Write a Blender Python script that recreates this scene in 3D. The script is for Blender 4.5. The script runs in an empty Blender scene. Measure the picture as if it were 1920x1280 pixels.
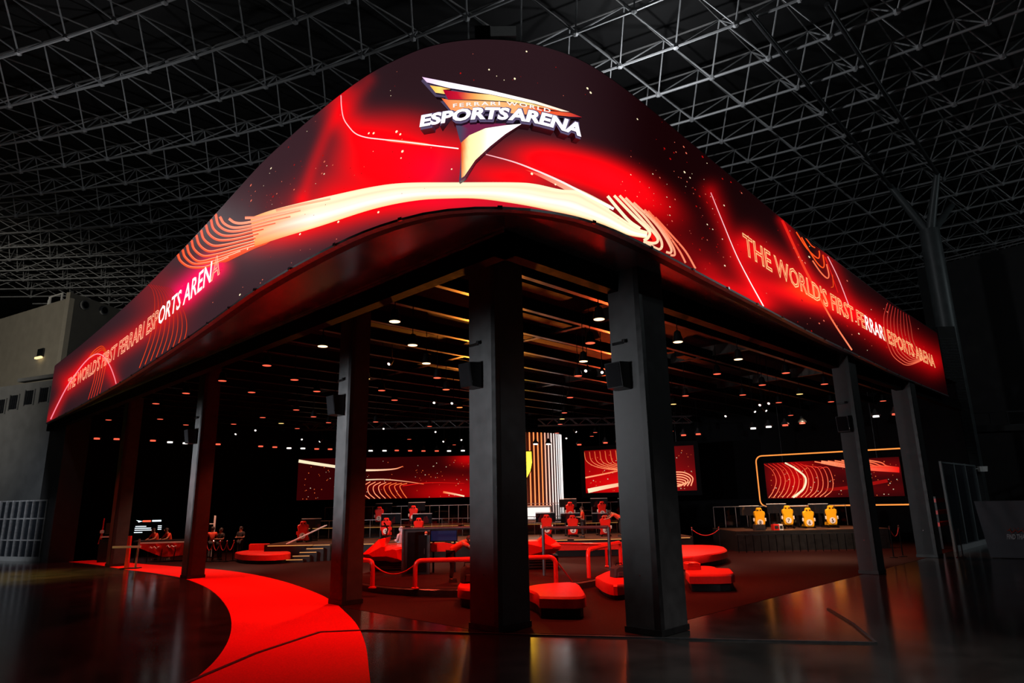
import bpy, bmesh, math, random
import numpy as np
from mathutils import Vector, Matrix
random.seed(7)
scene = bpy.context.scene
COL = scene.collection
PI = math.pi

# ------------------------------------------------------------------ camera
# world axes follow the arena: +x runs along its right side, +y along its left side
FPX, YAW, PITCH, ROLL, CAMH = 1241.306, .781040, .238939, -.0197631, 2.7
def _cam_axes():
    f = np.array([0, math.cos(PITCH), math.sin(PITCH)]); r = np.array([1., 0, 0]); u = np.cross(r, f)
    r2 = math.cos(ROLL)*r + math.sin(ROLL)*u; u2 = -math.sin(ROLL)*r + math.cos(ROLL)*u
    m = np.array([[math.sin(YAW), math.cos(YAW), 0], [-math.cos(YAW), math.sin(YAW), 0], [0, 0, 1.]])
    return m@r2, m@u2, m@f
CR, CU, CF = _cam_axes()
CAM = np.array([0, 0, CAMH])
FH = np.array([math.cos(YAW), math.sin(YAW), 0]); RH = np.array([math.sin(YAW), -math.cos(YAW), 0])
RZ = math.atan2(RH[1], RH[0])          # heading of things that stand square to the visitor's view
cam = bpy.data.cameras.new('camera'); cam.sensor_width = 36; cam.lens = FPX/1920*36; cam.clip_end = 400
camo = bpy.data.objects.new('camera', cam); COL.objects.link(camo); scene.camera = camo
camo.matrix_world = Matrix(((CR[0], CU[0], -CF[0], 0), (CR[1], CU[1], -CF[1], 0), (CR[2], CU[2], -CF[2], CAMH), (0, 0, 0, 1)))

# ------------------------------------------------------------------ world, exposure, large lights
vs = scene.view_settings
vs.view_transform = 'Standard'; vs.look = 'None'; vs.exposure = 0.0; vs.gamma = 1.0; vs.use_curve_mapping = False
scene.cycles.use_denoising = True
scene.cycles.use_adaptive_sampling = True; scene.cycles.adaptive_threshold = .03
scene.cycles.sample_clamp_indirect = 4.0
scene.cycles.max_bounces = 5
scene.cycles.diffuse_bounces = 2
scene.cycles.glossy_bounces = 3
scene.cycles.transmission_bounces = 4
w = bpy.data.worlds.new('night_hall'); scene.world = w; w.use_nodes = True
w.node_tree.nodes['Background'].inputs[0].default_value = (.55, .62, .7, 1)
w.node_tree.nodes['Background'].inputs[1].default_value = .002

def spot(loc, target, energy, color, angle, blend=.5, size=.2):
    l = bpy.data.lights.new('lamp', 'SPOT'); l.energy = energy; l.color = color; l.spot_size = math.radians(angle); l.spot_blend = blend; l.shadow_soft_size = size
    o = bpy.data.objects.new('lamp', l); COL.objects.link(o); o.location = loc
    o.rotation_euler = (Vector(target)-Vector(loc)).to_track_quat('-Z', 'Y').to_euler(); return o
def point(loc, energy, color, size=.3):
    l = bpy.data.lights.new('lamp', 'POINT'); l.energy = energy; l.color = color; l.shadow_soft_size = size
    o = bpy.data.objects.new('lamp', l); COL.objects.link(o); o.location = loc; return o
# column washes: cool narrow floods standing in the hall, aimed at the left faces of the columns
for px_, py_, tx, ty, e_ in ((3.2, 11.3, 10.5, 11.45, 1900), (3.4, 9.1, 12.3, 8.55, 1350), (3.6, 17.6, 10.5, 17.6, 4200), (3.4, 29.1, 10.45, 29.1, 4800)):
    spot((px_, py_, 4.6), (tx, ty, 4.3), e_, (.93, .97, 1), 46, .9, .3)
# red spots added to brighten the carpet, then spots for the far left
for y_, e_ in ((12.6, 560), (15.2, 900), (18.2, 950), (21.6, 950), (25.2, 950), (29., 950), (33., 950), (37.5, 950), (42, 800)):
    spot((7.1 if y_ < 20 else 7.9, y_+1.6, 7.8), (7.5 if y_ < 20 else 9.1, y_-.6, 0), e_, (1, .01, .005), 62, .6, .15)
spot((0.5, 38, 6.5), (4, 37, 0), 13000, (1, .72, .12), 66, .9, .3)  # added warm spot, standing in for a yellow reflection on the floor
spot((-16, 46, 12), (2, 66, 14), 10000, (1, .92, .78), 60, .9, .4)  # unseen spot added to brighten the beige wall
spot((3, 43, 4.5), (7, 52, 1.8), 1600, (.9, .95, 1), 70, .8, .3)  # added cool fill for the left shopfront
# points near the roof: first where the frame is brightest, others added as fill
point((25, 15, 20.8), 1100, (.95, .97, 1), .4)
point((4, 34, 17), 520, (.95, .97, 1), .4)
point((52, -8, 19), 600, (.85, .97, 1), .4)
point((10, -4, 16), 200, (.9, .97, 1), .4)
spot((40, -4, 8), (43, 8, 2), 800, (.85, .95, 1), 50, .9, .4)  # cool spot added to lift the right glazing and banner
# arena downlights (the lamps hang in the pendant housings)
for x_, y_ in ((13.5, 13.5), (19, 13), (13, 20), (19, 20), (25, 14), (25, 22), (14, 28), (20, 28), (30, 18), (31, 28), (26, 32), (15, 37), (36, 14)):
    spot((x_, y_, 7.0), (x_, y_, 0), 1900, (1, .08, .035) if x_+y_ < 46 else (1, .42, .28), 110, .6, .15)
# orange spots added to light the joists, standing in for the tubes' reflection
spot((25, 27, 5.5), (13.5, 14, 8.4), 13000, (1, .27, .03), 50, .8, .3)
spot((31, 22, 5.5), (20, 13, 8.4), 6000, (1, .1, .02), 50, .8, .3)
spot((34, 13, 7.2), (38, 15.6, 1.2), 2200, (1, .72, .45), 60, .8, .2)  # extra warm spot added to brighten the yellow seats
# unseen overhead spot added to brighten the polished floor before the arena
spot((10, 1.5, 14), (11.5, 4.2, 0), 5000, (1, .96, .92), 46, 1., .5)


# ------------------------------------------------------------------ placing helpers
def ray(px, py): return CR*(px-960) - CU*(py-640) + CF*FPX
def at_z(px, py, z=0.):
    d = ray(px, py); return CAM + d*((z-CAMH)/d[2])
def at_d(px, py, dist):
    d = ray(px, py); return CAM + d*(dist/(d@FH))
def pix(P):
    v = np.asarray(P, float) - CAM; w_ = v@CF
    return np.stack([960+FPX*(v@CR)/w_, 640-FPX*(v@CU)/w_], -1)
def local(r, d, z=0.): return FH*d + RH*r + np.array([0, 0, z])
def V3(p): return Vector((float(p[0]), float(p[1]), float(p[2])))

# ------------------------------------------------------------------ materials
def lin(c): return tuple((v/12.92 if v <= .04045 else ((v+.055)/1.055)**2.4) for v in c)
def s255(r, g, b): return lin((r/255, g/255, b/255))
MATS = {}
def mat(name, col, rough=.5, metal=0., noise=0., scale=8., bump=0., emis=None, est=0., spec=.5, alpha=None, trans=0.):
    m = bpy.data.materials.new(name); m.use_nodes = True; nt = m.node_tree; b = nt.nodes['Principled BSDF']
    b.inputs['Base Color'].default_value = (*col, 1); b.inputs['Roughness'].default_value = rough; b.inputs['Metallic'].default_value = metal
    b.inputs['Specular IOR Level'].default_value = spec
    if trans: b.inputs['Transmission Weight'].default_value = trans
    if noise or bump:
        tc = nt.nodes.new('ShaderNodeTexCoord'); nz = nt.nodes.new('ShaderNodeTexNoise'); nz.inputs['Scale'].default_value = scale; nz.inputs['Detail'].default_value = 5
        nt.links.new(tc.outputs['Object'], nz.inputs['Vector'])
        if noise:
            rp = nt.nodes.new('ShaderNodeValToRGB'); rp.color_ramp.elements[0].position = .3; rp.color_ramp.elements[1].position = .7
            rp.color_ramp.elements[0].color = (*[c*(1-noise) for c in col], 1); rp.color_ramp.elements[1].color = (*[min(1, c*(1+noise)) for c in col], 1)
            nt.links.new(nz.outputs[0], rp.inputs[0]); nt.links.new(rp.outputs[0], b.inputs['Base Color'])
            mr = nt.nodes.new('ShaderNodeMapRange'); mr.inputs[3].default_value = max(.02, rough*.75); mr.inputs[4].default_value = min(1, rough*1.3)
            nt.links.new(nz.outputs[0], mr.inputs[0]); nt.links.new(mr.outputs[0], b.inputs['Roughness'])
        if bump:
            bp = nt.nodes.new('ShaderNodeBump'); bp.inputs['Strength'].default_value = bump; bp.inputs['Distance'].default_value = .02
            nt.links.new(nz.outputs[0], bp.inputs['Height']); nt.links.new(bp.outputs[0], b.inputs['Normal'])
    if emis:
        b.inputs['Emission Color'].default_value = (*emis, 1); b.inputs['Emission Strength'].default_value = est
        if name.startswith('lamp') or name.startswith('text'): m.cycles.emission_sampling = 'NONE'
    MATS[name] = m; return m
def led_mat(name, strength, gloss=.45):
    m = bpy.data.materials.new(name); m.use_nodes = True; nt = m.node_tree; b = nt.nodes['Principled BSDF']
    at = nt.nodes.new('ShaderNodeAttribute'); at.attribute_name = 'glow'
    nt.links.new(at.outputs['Color'], b.inputs['Emission Color']); b.inputs['Emission Strength'].default_value = strength
    b.inputs['Base Color'].default_value = (.006, .006, .007, 1); b.inputs['Roughness'].default_value = gloss; b.inputs['Specular IOR Level'].default_value = .02; m.cycles.emission_sampling = 'NONE'
    MATS[name] = m; return m
mat('black_matte', (.005, .005, .006), .85, noise=.3, bump=.1, spec=.08)
mat('black_paint', (.012, .012, .013), .45, noise=.3, scale=5, bump=.08)
mat('column_paint', (.042, .042, .044), .65, noise=.25, scale=3, bump=.12)
mat('black_metal', (.01, .01, .011), .35, .6, noise=.2)
mat('dark_steel', (.06, .062, .066), .4, .5, noise=.2)
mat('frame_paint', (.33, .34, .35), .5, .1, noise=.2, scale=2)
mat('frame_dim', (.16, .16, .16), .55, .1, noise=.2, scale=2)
mat('trim_alu', (.42, .42, .44), .4, .7, noise=.2)
mat('soffit_gloss', (.32, .3, .3), .2, .75, noise=.2, scale=1.5, bump=.03, spec=1.)
mat('joist_steel', (.06, .05, .045), .3, .55, noise=.35, scale=2.5, bump=.1)
mat('concrete_floor', (.022, .021, .02), .15, noise=.4, scale=.9, bump=.02, spec=.7)
mat('arena_carpet', (.017, .0015, .001), .6, noise=.35, scale=40, bump=.1, spec=.12)
mat('red_carpet', (.75, .012, .01), .9, noise=.15, scale=30, bump=.3, spec=.15)
mat('stage_floor', (.09, .05, .03), .35, noise=.25, scale=3)
mat('red_leather', (.8, .02, .012), .38, noise=.08, scale=12, bump=.05)
mat('red_paint', (.8, .018, .01), .22, noise=.05)
mat('red_shell', (.8, .02, .012), .3, noise=.05)
mat('yellow_shell', (.85, .42, .01), .3, noise=.05)
mat('white_plastic', (.8, .8, .78), .4, noise=.04)
mat('ink', (.02, .02, .03), .5, noise=.1)
mat('skin', (.42, .2, .12), .55, noise=.1, scale=30)
mat('hair', (.015, .01, .008), .6, noise=.2, scale=60)
mat('cloth_red', (.7, .06, .02), .8, noise=.15, scale=30, bump=.15)
mat('cloth_black', (.015, .015, .017), .85, noise=.2, scale=30, bump=.15)
mat('cloth_white', (.75, .72, .78), .8, noise=.06, scale=20, bump=.15)
mat('chrome', (.6, .6, .62), .15, 1., noise=.05)
mat('rope', (.6, .02, .02), .8, noise=.2, scale=60, bump=.3)
mat('glass_panel', (.5, .52, .53), .05, trans=1., noise=.02)
mat('dark_glass', (.012, .014, .018), .06, noise=.2, spec=.7)
mat('beige_wall', (.36, .33, .27), .8, noise=.08, scale=1.2, bump=.05)
mat('grey_wall', (.2, .205, .21), .7, noise=.12, scale=1.2, bump=.05)
mat('hall_dark_wall', (.012, .012, .013), .7, noise=.3, scale=1.5, bump=.05)
mat('roof_deck', (.004, .004, .0045), .8, noise=.3, scale=1.)
mat('tree_steel', (.11, .125, .13), .45, .2, noise=.15, scale=1.5)
mat('banner_cloth', (.085, .09, .105), .8, noise=.1, scale=3, bump=.1)
mat('banner_print', (.5, .52, .55), .7, noise=.05)
mat('banner_red', (.4, .05, .03), .7, noise=.05)
mat('lamp_warm', (.1, .1, .1), .4, emis=(1, .66, .36), est=2.6)
mat('lamp_gold', (.1, .1, .1), .4, emis=(1, .62, .2), est=1.5)
mat('lamp_red', (.1, .1, .1), .4, emis=(1, .12, .06), est=1.2)
mat('lamp_white', (.1, .1, .1), .4, emis=(1, .95, .88), est=2.2)
mat('strip_warm', (.1, .1, .1), .4, emis=(1, .4, .1), est=.75)
mat('neon_orange', (.1, .1, .1), .4, emis=(1, .3, .05), est=1.1)
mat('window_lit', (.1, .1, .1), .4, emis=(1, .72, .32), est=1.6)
mat('white_glow', (.1, .1, .1), .4, emis=(1, .93, .88), est=1.05)
mat('shield_yellow', (.8, .55, .02), .4, emis=(1, .68, .04), est=2.2)
mat('monitor_blue', (.01, .01, .02), .2, emis=(.01, .02, .08), est=.35)
mat('text_cool', (.1, .1, .1), .4, emis=(.8, .92, 1), est=1.5)
mat('olive_bag', (.03, .033, .032), .8, noise=.2, scale=14, bump=.3)
led_mat('led_display', 1.); led_mat('led_sign', 1.15, .3)
mat('drum_core', (.05, .003, .003), .6, noise=.2)
mat('sign_side', (.2, .17, .3), .5, noise=.1)

# ------------------------------------------------------------------ mesh helpers
class MB:
    def __init__(s): s.v = []; s.f = []; s.c = []
    def add(s, vs, fs, cols=None):
        n = len(s.v); s.v += [tuple(map(float, q)) for q in vs]; s.f += [tuple(n+i for i in f) for f in fs]
        if cols is not None: s.c += [tuple(c) for c in cols]
        return s
    def box(s, c, d, rz=0., top=1.):
        ca, sa = math.cos(rz), math.sin(rz); vs = []
        for z in (-1, 1):
            k = top if z > 0 else 1.
            for x, y in ((-1, -1), (1, -1), (1, 1), (-1, 1)):
                X, Y = x*d[0]/2*k, y*d[1]/2*k
                vs.append((c[0]+X*ca-Y*sa, c[1]+X*sa+Y*ca, c[2]+z*d[2]/2))
        return s.add(vs, [(3, 2, 1, 0), (4, 5, 6, 7), (0, 1, 5, 4), (1, 2, 6, 5), (2, 3, 7, 6), (3, 0, 4, 7)])
    def prism(s, poly, z0, z1, inset=0.):
        n = len(poly); cx = sum(p[0] for p in poly)/n; cy = sum(p[1] for p in poly)/n
        a = sum(poly[i][0]*poly[(i+1) % n][1]-poly[(i+1) % n][0]*poly[i][1] for i in range(n))
        if a < 0: poly = poly[::-1]
        lo = [(p[0], p[1], z0) for p in poly]
        if inset:
            def sh(p):
                L = math.hypot(p[0]-cx, p[1]-cy) or 1; k = 1-inset/L; return (cx+(p[0]-cx)*k, cy+(p[1]-cy)*k)
            mid = [(p[0], p[1], z1-inset) for p in poly]; hi = [(*sh(p), z1) for p in poly]
            vs = lo+mid+hi; R = 3
        else: vs = lo+[(p[0], p[1], z1) for p in poly]; R = 2
        fs = [tuple(range(n))[::-1], tuple(range((R-1)*n, R*n))]
        for r in range(R-1):
            for i in range(n): j = (i+1) % n; fs.append((r*n+i, r*n+j, (r+1)*n+j, (r+1)*n+i))
        return s.add(vs, fs)
    def tube(s, pts, r, n=8, caps=True):
        P = [Vector([float(k) for k in p]) for p in pts]; rs = r if isinstance(r, (list, tuple)) else [r]*len(P); vs = []; up = None
        for i, p in enumerate(P):
            t = (P[min(i+1, len(P)-1)]-P[max(i-1, 0)]).normalized()
            if up is None:
                up = Vector((0, 0, 1)) if abs(t.z) < .9 else Vector((1, 0, 0))
            a = (up - t*up.dot(t)).normalized(); b = t.cross(a); up = a
            for k in range(n):
                th = 2*PI*k/n; vs.append(p + a*rs[i]*math.cos(th) + b*rs[i]*math.sin(th))
        fs = []
        for i in range(len(P)-1):
            for k in range(n):
                j = (k+1) % n; fs.append((i*n+k, i*n+j, (i+1)*n+j, (i+1)*n+k))
        if caps: fs += [tuple(range(n))[::-1], tuple(range((len(P)-1)*n, len(P)*n))]
        return s.add(vs, fs)
    def lathe(s, prof, n=16, c=(0, 0, 0)):
        vs = []; fs = []
        for r, z in prof:
            for k in range(n): th = 2*PI*k/n; vs.append((c[0]+r*math.cos(th), c[1]+r*math.sin(th), c[2]+z))
        for i in range(len(prof)-1):
            for k in range(n): j = (k+1) % n; fs.append((i*n+k, i*n+j, (i+1)*n+j, (i+1)*n+k))
        fs += [tuple(range(n))[::-1], tuple(range((len(prof)-1)*n, len(prof)*n))]
        return s.add(vs, fs)
    def slab_xz(s, poly, y0, y1, inset=0.):
        """outline in x,z extruded along y"""
        n = len(poly); a = sum(poly[i][0]*poly[(i+1) % n][1]-poly[(i+1) % n][0]*poly[i][1] for i in range(n))
        if a < 0: poly = poly[::-1]
        cx = sum(p[0] for p in poly)/n; cz = sum(p[1] for p in poly)/n
        def sh(p):
            L = math.hypot(p[0]-cx, p[1]-cz) or 1; k = max(.1, 1-inset/L); return (cx+(p[0]-cx)*k, cz+(p[1]-cz)*k)
        rings = [[(p[0], y0, p[1]) for p in map(sh, poly)]] if inset else []
        rings += [[(p[0], y0+inset, p[1]) for p in poly], [(p[0], y1, p[1]) for p in poly]]
        vs = sum(rings, []); R = len(rings); fs = [tuple(range(n)), tuple(range((R-1)*n, R*n))[::-1]]
        for r in range(R-1):
            for i in range(n): j = (i+1) % n; fs.append((r*n+j, r*n+i, (r+1)*n+i, (r+1)*n+j))
        return s.add(vs, fs)
    def mesh(s, name, m, smooth=False):
        me = bpy.data.meshes.new(name); me.from_pydata(s.v, [], s.f)
        if s.c:
            at = me.attributes.new('glow', 'FLOAT_COLOR', 'POINT')
            at.data.foreach_set('color', np.array([(*c[:3], 1.) for c in s.c], np.float32).ravel())
        me.materials.append(MATS[m] if isinstance(m, str) else m)
        if smooth:
            me.shade_smooth()
            me.set_sharp_from_angle(angle=math.radians(38))
        me.update(); return me
    def build(s, name, m, parent=None, smooth=False):
        o = bpy.data.objects.new(name, s.mesh(name, m, smooth)); COL.objects.link(o); o.parent = parent; return o
def tag(o, label, cat, group=None, kind=None):
    o['label'] = label; o['category'] = cat
    if group: o['group'] = group
    if kind: o['kind'] = kind
    return o
def thing(name, label, cat, loc=(0, 0, 0), rz=0., group=None, kind=None):
    o = bpy.data.objects.new(name, None); COL.objects.link(o); o.location = V3(loc); o.rotation_euler = (0, 0, rz); o.empty_display_size = .2
    return tag(o, label, cat, group, kind)
def struct(o, label=None, cat=None):
    o['kind'] = 'structure'
    if label: o['label'] = label
    if cat: o['category'] = cat
    return o
def copy_tree(o, parent=None):
    c = o.copy(); COL.objects.link(c); c.parent = parent
    for ch in list(o.children): copy_tree(ch, c)
    return c
def evaluated(o):
    bpy.context.view_layer.update()
    me = bpy.data.meshes.new_from_object(o.evaluated_get(bpy.context.evaluated_depsgraph_get()))
    return me
TEXT_CACHE = {}
def text_mesh(body, offset=0., outline=0., shear=0., res=3, sw=1., sc=1.):
    key = (body, offset, outline, shear, res, sw, sc)
    if key not in TEXT_CACHE: TEXT_CACHE[key] = _text_mesh(*key)
    return TEXT_CACHE[key]
def _text_mesh(body, offset, outline, shear, res, sw, sc):
    """glyph triangles (or outline tubes) of a string, width normalised, as verts/faces arrays"""
    cu = bpy.data.curves.new('txt', 'FONT'); cu.body = body; cu.offset = offset; cu.shear = shear; cu.resolution_u = res; cu.space_word = sw; cu.space_character = sc
    if outline: cu.fill_mode = 'NONE'; cu.bevel_depth = outline; cu.bevel_resolution = 0
    o = bpy.data.objects.new('txt', cu); COL.objects.link(o); me = evaluated(o)
    v = np.empty(len(me.vertices)*3); me.vertices.foreach_get('co', v); v = v.reshape(-1, 3); f = [tuple(p.vertices) for p in me.polygons]
    bpy.data.objects.remove(o); bpy.data.curves.remove(cu); bpy.data.meshes.remove(me)
    return v, f
def spline(pts, n=8):
    """Catmull-Rom through 2-D or 3-D points"""
    P = np.array(pts, float); P = np.vstack([2*P[0]-P[1], P, 2*P[-1]-P[-2]]); out = []
    for i in range(1, len(P)-2):
        for k in range(n):
            t = k/n; a, b, c, d = P[i-1:i+3]
            out.append(.5*((2*b)+(-a+c)*t+(2*a-5*b+4*c-d)*t*t+(-a+3*b-3*c+d)*t**3))
    out.append(P[-2]); return np.array(out)

# ================================================================== THE SETTING
ZS, ZB = 7.95, 7.47            # soffit height, underside of the edge beam
BX, BY = 8.58, 8.65            # edge beam lines
XE, YE = 46.2, 48.5            # far ends of the arena
m = MB(); m.add([(-40, -40, 0), (150, -40, 0), (150, 150, 0), (-40, 150, 0)], [(0, 1, 2, 3)])
struct(m.build('floor', 'concrete_floor'), 'dark polished concrete floor of the hall', 'floor')
def floor_poly(name, pts, z, m_, **k):
    me = MB(); P = [at_z(x, y, 0.) for x, y in pts]; me.prism([(p[0], p[1]) for p in P], .0, z); return me.build(name, m_)
# arena floor: edge follows the column lines with a chamfer at the corner
m = MB(); m.prism([(10.4, 17.), (10.45, 11.6), (10.75, 10.75), (12.2, 8.5), (13.6, 8.75), (XE, 8.75), (XE, YE), (10.3, YE)], .0, .005)
struct(m.build('floor_arena', 'arena_carpet'), 'dark carpet floor inside the arena', 'floor')
inner = spline([(128, 1053), (180, 1058.5), (240, 1068), (300, 1076), (350, 1086), (395, 1106), (424, 1136), (434, 1168), (427, 1203), (402, 1240), (362, 1276), (310, 1315)], 6)
outer = spline([(700, 1330), (692, 1260), (686, 1212), (672, 1176), (650, 1150), (617, 1123), (560, 1099), (500, 1082), (430, 1070), (360, 1064), (290, 1059), (230, 1054), (175, 1050)], 6)
m = MB(); Pi = [at_z(*p) for p in inner]; Po = [at_z(*p) for p in outer[::-1]]
n = len(Pi); Po = [Po[round(i*(len(Po)-1)/(n-1))] for i in range(n)]
vs_ = [(p[0], p[1], .009) for p in Pi]+[(p[0], p[1], .009) for p in Po]+[(p[0], p[1], .0) for p in Pi]+[(p[0], p[1], .0) for p in Po]
fs_ = []
for i in range(n-1):
    fs_ += [(i, i+1, n+i+1, n+i)[::-1], (2*n+i, 2*n+i+1, i+1, i), (n+i, n+i+1, 3*n+i+1, 3*n+i)]
m.add(vs_, fs_)
tag(m.build('red_carpet', 'red_carpet'), 'bright red carpet path curving across the hall floor into the arena', 'carpet')
# covered floor joints
t = struct(thing('trim_1', 'narrow dark metal joint strips let into the concrete floor', 'floor joint'))
for seg in ([(330, 1290), (480, 1226), (600, 1186)], [(600, 1186), (690, 1182), (1000, 1191), (1300, 1199), (1640, 1206)], [(1642, 1206), (1600, 1171), (1553, 1142)]):
    P = [at_z(*p) for p in seg]; mm = MB()
    for a, b in zip(P, P[1:]):
        L = np.linalg.norm(b-a); c = (a+b)/2; mm.box((c[0], c[1], .014), (L, .07, .028), math.atan2(b[1]-a[1], b[0]-a[0]))
    mm.build('joint_strip', 'dark_steel', t)

# ---- back walls of the arena
m = MB(); m.box(((10+XE)/2, YE+.15, 4.6), (XE-8.2, .3, 9.2)); struct(m.build('wall_back', 'black_matte'), 'black rear wall of the arena', 'wall')
m = MB(); m.box((XE+.15, (8.8+YE)/2, 4.6), (.3, YE-8.8, 9.2)); struct(m.build('wall_right', 'black_matte'), 'black side wall of the arena', 'wall')
# ---- edge beam (downstand) and soffit
m = MB(); m.box((BX+.15, (BY+YE)/2, (ZS+ZB)/2), (.3, YE-BY, ZS-ZB)); struct(m.build('trim_2', 'black_matte'), 'black edge beam under the left side of the screen', 'beam')
m = MB(); m.box(((BX+XE)/2, BY+.15, (ZS+ZB)/2), (XE-BX, .3, ZS-ZB)); struct(m.build('trim_3', 'black_matte'), 'black edge beam under the right side of the screen', 'beam')
m = MB(); m.box((BX-.015, (BY+YE)/2, ZS-.03), (.03, YE-BY, .05)); struct(m.build('trim_4', 'trim_alu'), 'thin grey metal edge along the left beam', 'trim')

# ---- plan line of the curved LED fascia
FAS = [(8.42, 47.9), (8.2, 40.5), (7.8, 31.4), (7.42, 25.6), (7.04, 20.8), (6.75, 17.65), (6.56, 15.55), (6.49, 13.9), (6.47, 12.9), (6.47, 11.65), (6.54, 10.42), (6.76, 9.36), (6.94, 8.87),
       (7.33, 8.28), (7.75, 7.88), (8.14, 7.6), (8.81, 7.31), (9.34, 7.18), (10.05, 7.12), (11.2, 7.14), (12.5, 7.21), (13.8, 7.3), (16.0, 7.44), (17.8, 7.56), (20.6, 7.74), (23, 7.87), (26., 7.98), (28.6, 8.08), (31.9, 8.22), (34.8, 8.3), (39.2, 8.36), (42.0, 8.38)]
F = spline(FAS, 30)
seg = np.r_[0, np.cumsum(np.linalg.norm(np.diff(F, axis=0), axis=1))]
# even out: resample and smooth lightly
S_ALL = seg[-1]; s_even = np.linspace(0, S_ALL, 1500); F = np.stack([np.interp(s_even, seg, F[:, k]) for k in (0, 1)], 1)
for _ in range(60):
    F[1:-1] = .25*F[:-2]+.5*F[1:-1]+.25*F[2:]
S = np.r_[0, np.cumsum(np.linalg.norm(np.diff(F, axis=0), axis=1))]; S_ALL = S[-1]
T = np.gradient(F, axis=0); T /= np.linalg.norm(T, axis=1)[:, None]; N = np.stack([T[:, 1], -T[:, 0]], 1)
if (N[700]@(np.array([12, 12])-F[700])) > 0: N = -N        # outward
Z0, Z1 = 7.9, 11.4
def fas(s, z, off=0.):
    s = np.asarray(s, float); return np.stack([np.interp(s, S, F[:, 0])+off*np.interp(s, S, N[:, 0]), np.interp(s, S, F[:, 1])+off*np.interp(s, S, N[:, 1]), np.asarray(z, float)+0*s], -1)
def hit(px, py, off=0.):
    """where the view ray meets the fascia (offset outward): (s, z)"""
    P = F+off*N; d = ray(px, py); dx, dy = d[0], d[1]
    side = P[:, 0]*dy - P[:, 1]*dx                      # sign of the point relative to the ray in plan
    i = np.where(side[:-1]*side[1:] <= 0)[0]
    if len(i) == 0: i = [0 if abs(side[0]) < abs(side[-1]) else len(P)-2]
    i = int(i[0]); den = side[i]-side[i+1]; t = side[i]/den if den else 0.
    q = P[i]+(P[i+1]-P[i])*t; k = math.hypot(*q)/math.hypot(dx, dy)
    return S[i]+(S[i+1]-S[i])*t, CAMH+d[2]*k

# soffit between fascia and beam
m = MB(); idx = np.r_[0:1500:6, 1499]; vs_ = []
for i in idx:
    p = F[i]
    if p[1] > BY and p[0] < BX: q = (BX, p[1])
    elif p[0] > BX: q = (p[0], BY)
    else: q = (BX, BY)
    vs_ += [(p[0], p[1], ZS), (q[0], q[1], ZS)]
m.add(vs_, [(2*i, 2*i+1, 2*i+3, 2*i+2) for i in range(len(idx)-1)])
struct(m.build('ceiling_soffit', 'soffit_gloss'), 'glossy black soffit under the curved screen', 'soffit')

# ---- arena ceiling with its joists
ceil = MB(); ceil.add([(BX, BY, 9.1), (XE, BY, 9.1), (XE, YE, 9.1), (BX, YE, 9.1)], [(0, 3, 2, 1)])
ceil = struct(ceil.build('ceiling', 'black_matte'), 'black ceiling of the arena carrying steel joists', 'ceiling')
jm = MB(); jm.box((0, 0, .0), (XE-9.2, .17, .03)); jme = jm.mesh('joist', 'joist_steel'); wm = MB(); wm.box((0, 0, .21), (XE-9.2, .03, .38)); wme = wm.mesh('web', 'black_matte')
for k in range(18):
    o = bpy.data.objects.new('joist', jme); COL.objects.link(o); o.parent = ceil; o.location = ((XE+9.2)/2, 11.25+2.05*k, 8.4); wo = bpy.data.objects.new('web', wme); COL.objects.link(wo); wo.parent = o
bm_ = MB(); bm_.box((0, 0, 0), (.2, YE-9.6, .03)); bm_.box((0, 0, .22), (.03, YE-9.6, .44)); bme = bm_.mesh('cross_beam', 'joist_steel')
for x in (9.75, 17.5, 25.5, 33.5):
    o = bpy.data.objects.new('cross_beam', bme); COL.objects.link(o); o.parent = ceil; o.location = (x, (YE+9.6)/2, 8.36 if x < 12 else 8.6)
# ducts and cable trays between the joists
for x, y, L in ((13.2, 12.2, 3.), (15.2, 14.3, 4.), (19., 16.3, 5.), (12.4, 18.4, 4.), (20., 22.5, 6.), (27., 14.3, 5.), (30., 20.4, 6.)):
    m = MB(); m.box((x, y, 8.75), (L, .45, .3)); m.build('duct', 'black_matte', ceil)

# ---- columns
def column(name, x, y, w_, d_, z1, label, hi=True):
    o = struct(thing(name, label, 'column', (x, y, .0095)))
    m = MB(); m.box((0, 0, z1/2), (w_, d_, z1)); m.build('shaft', 'column_paint', o)
    m = MB()
    m.box((-w_/2+.06, -d_/2-.003, z1/2), (.13, .012, z1)); m.box((-w_/2-.003, -d_/2+.06, z1/2), (.012, .13, z1)); m.build('corner_trim', 'black_paint', o)
    m = MB(); m.box((0, 0, .06), (w_+.05, d_+.05, .12)); m.build('plinth', 'black_paint', o)
    if hi:
        m = MB(); m.box((-w_/2-.002, 0, 1.15), (.01, .02, .02)); m.build('screw', 'chrome', o)
    return o
COLS = [(11.0, 11.45, .98, .92, 9., 'broad black square column nearest the middle of the arena front'),
        (12.8, 8.52, 1.02, .86, ZS, 'broad black square column in front of the right edge beam, holding up the soffit'),
        (10.82, 17.62, .64, .68, 9., 'slimmer black column standing at the edge of the red carpet bend'),
        (10.8, 29.15, .66, .7, 9., 'black column rising from the red carpet beside the reception desk'),
        (10.6, 38.9, .7, .7, 9., 'dark column by the kiosk at the far end of the carpet'),
        (26.8, 8.6, .8, .62, ZS, 'black column near the yellow seats with a wall speaker'),
        (35.05, 8.75, .9, .8, ZS, 'last black column at the right end of the arena front')]
for c in COLS: column('column', *c)
m = MB(); m.box((9.4, 46.6, 4.), (1.2, 4.2, 8.)); struct(m.build('wall_end', 'black_paint'), 'black end pier at the far left of the arena', 'wall')

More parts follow.
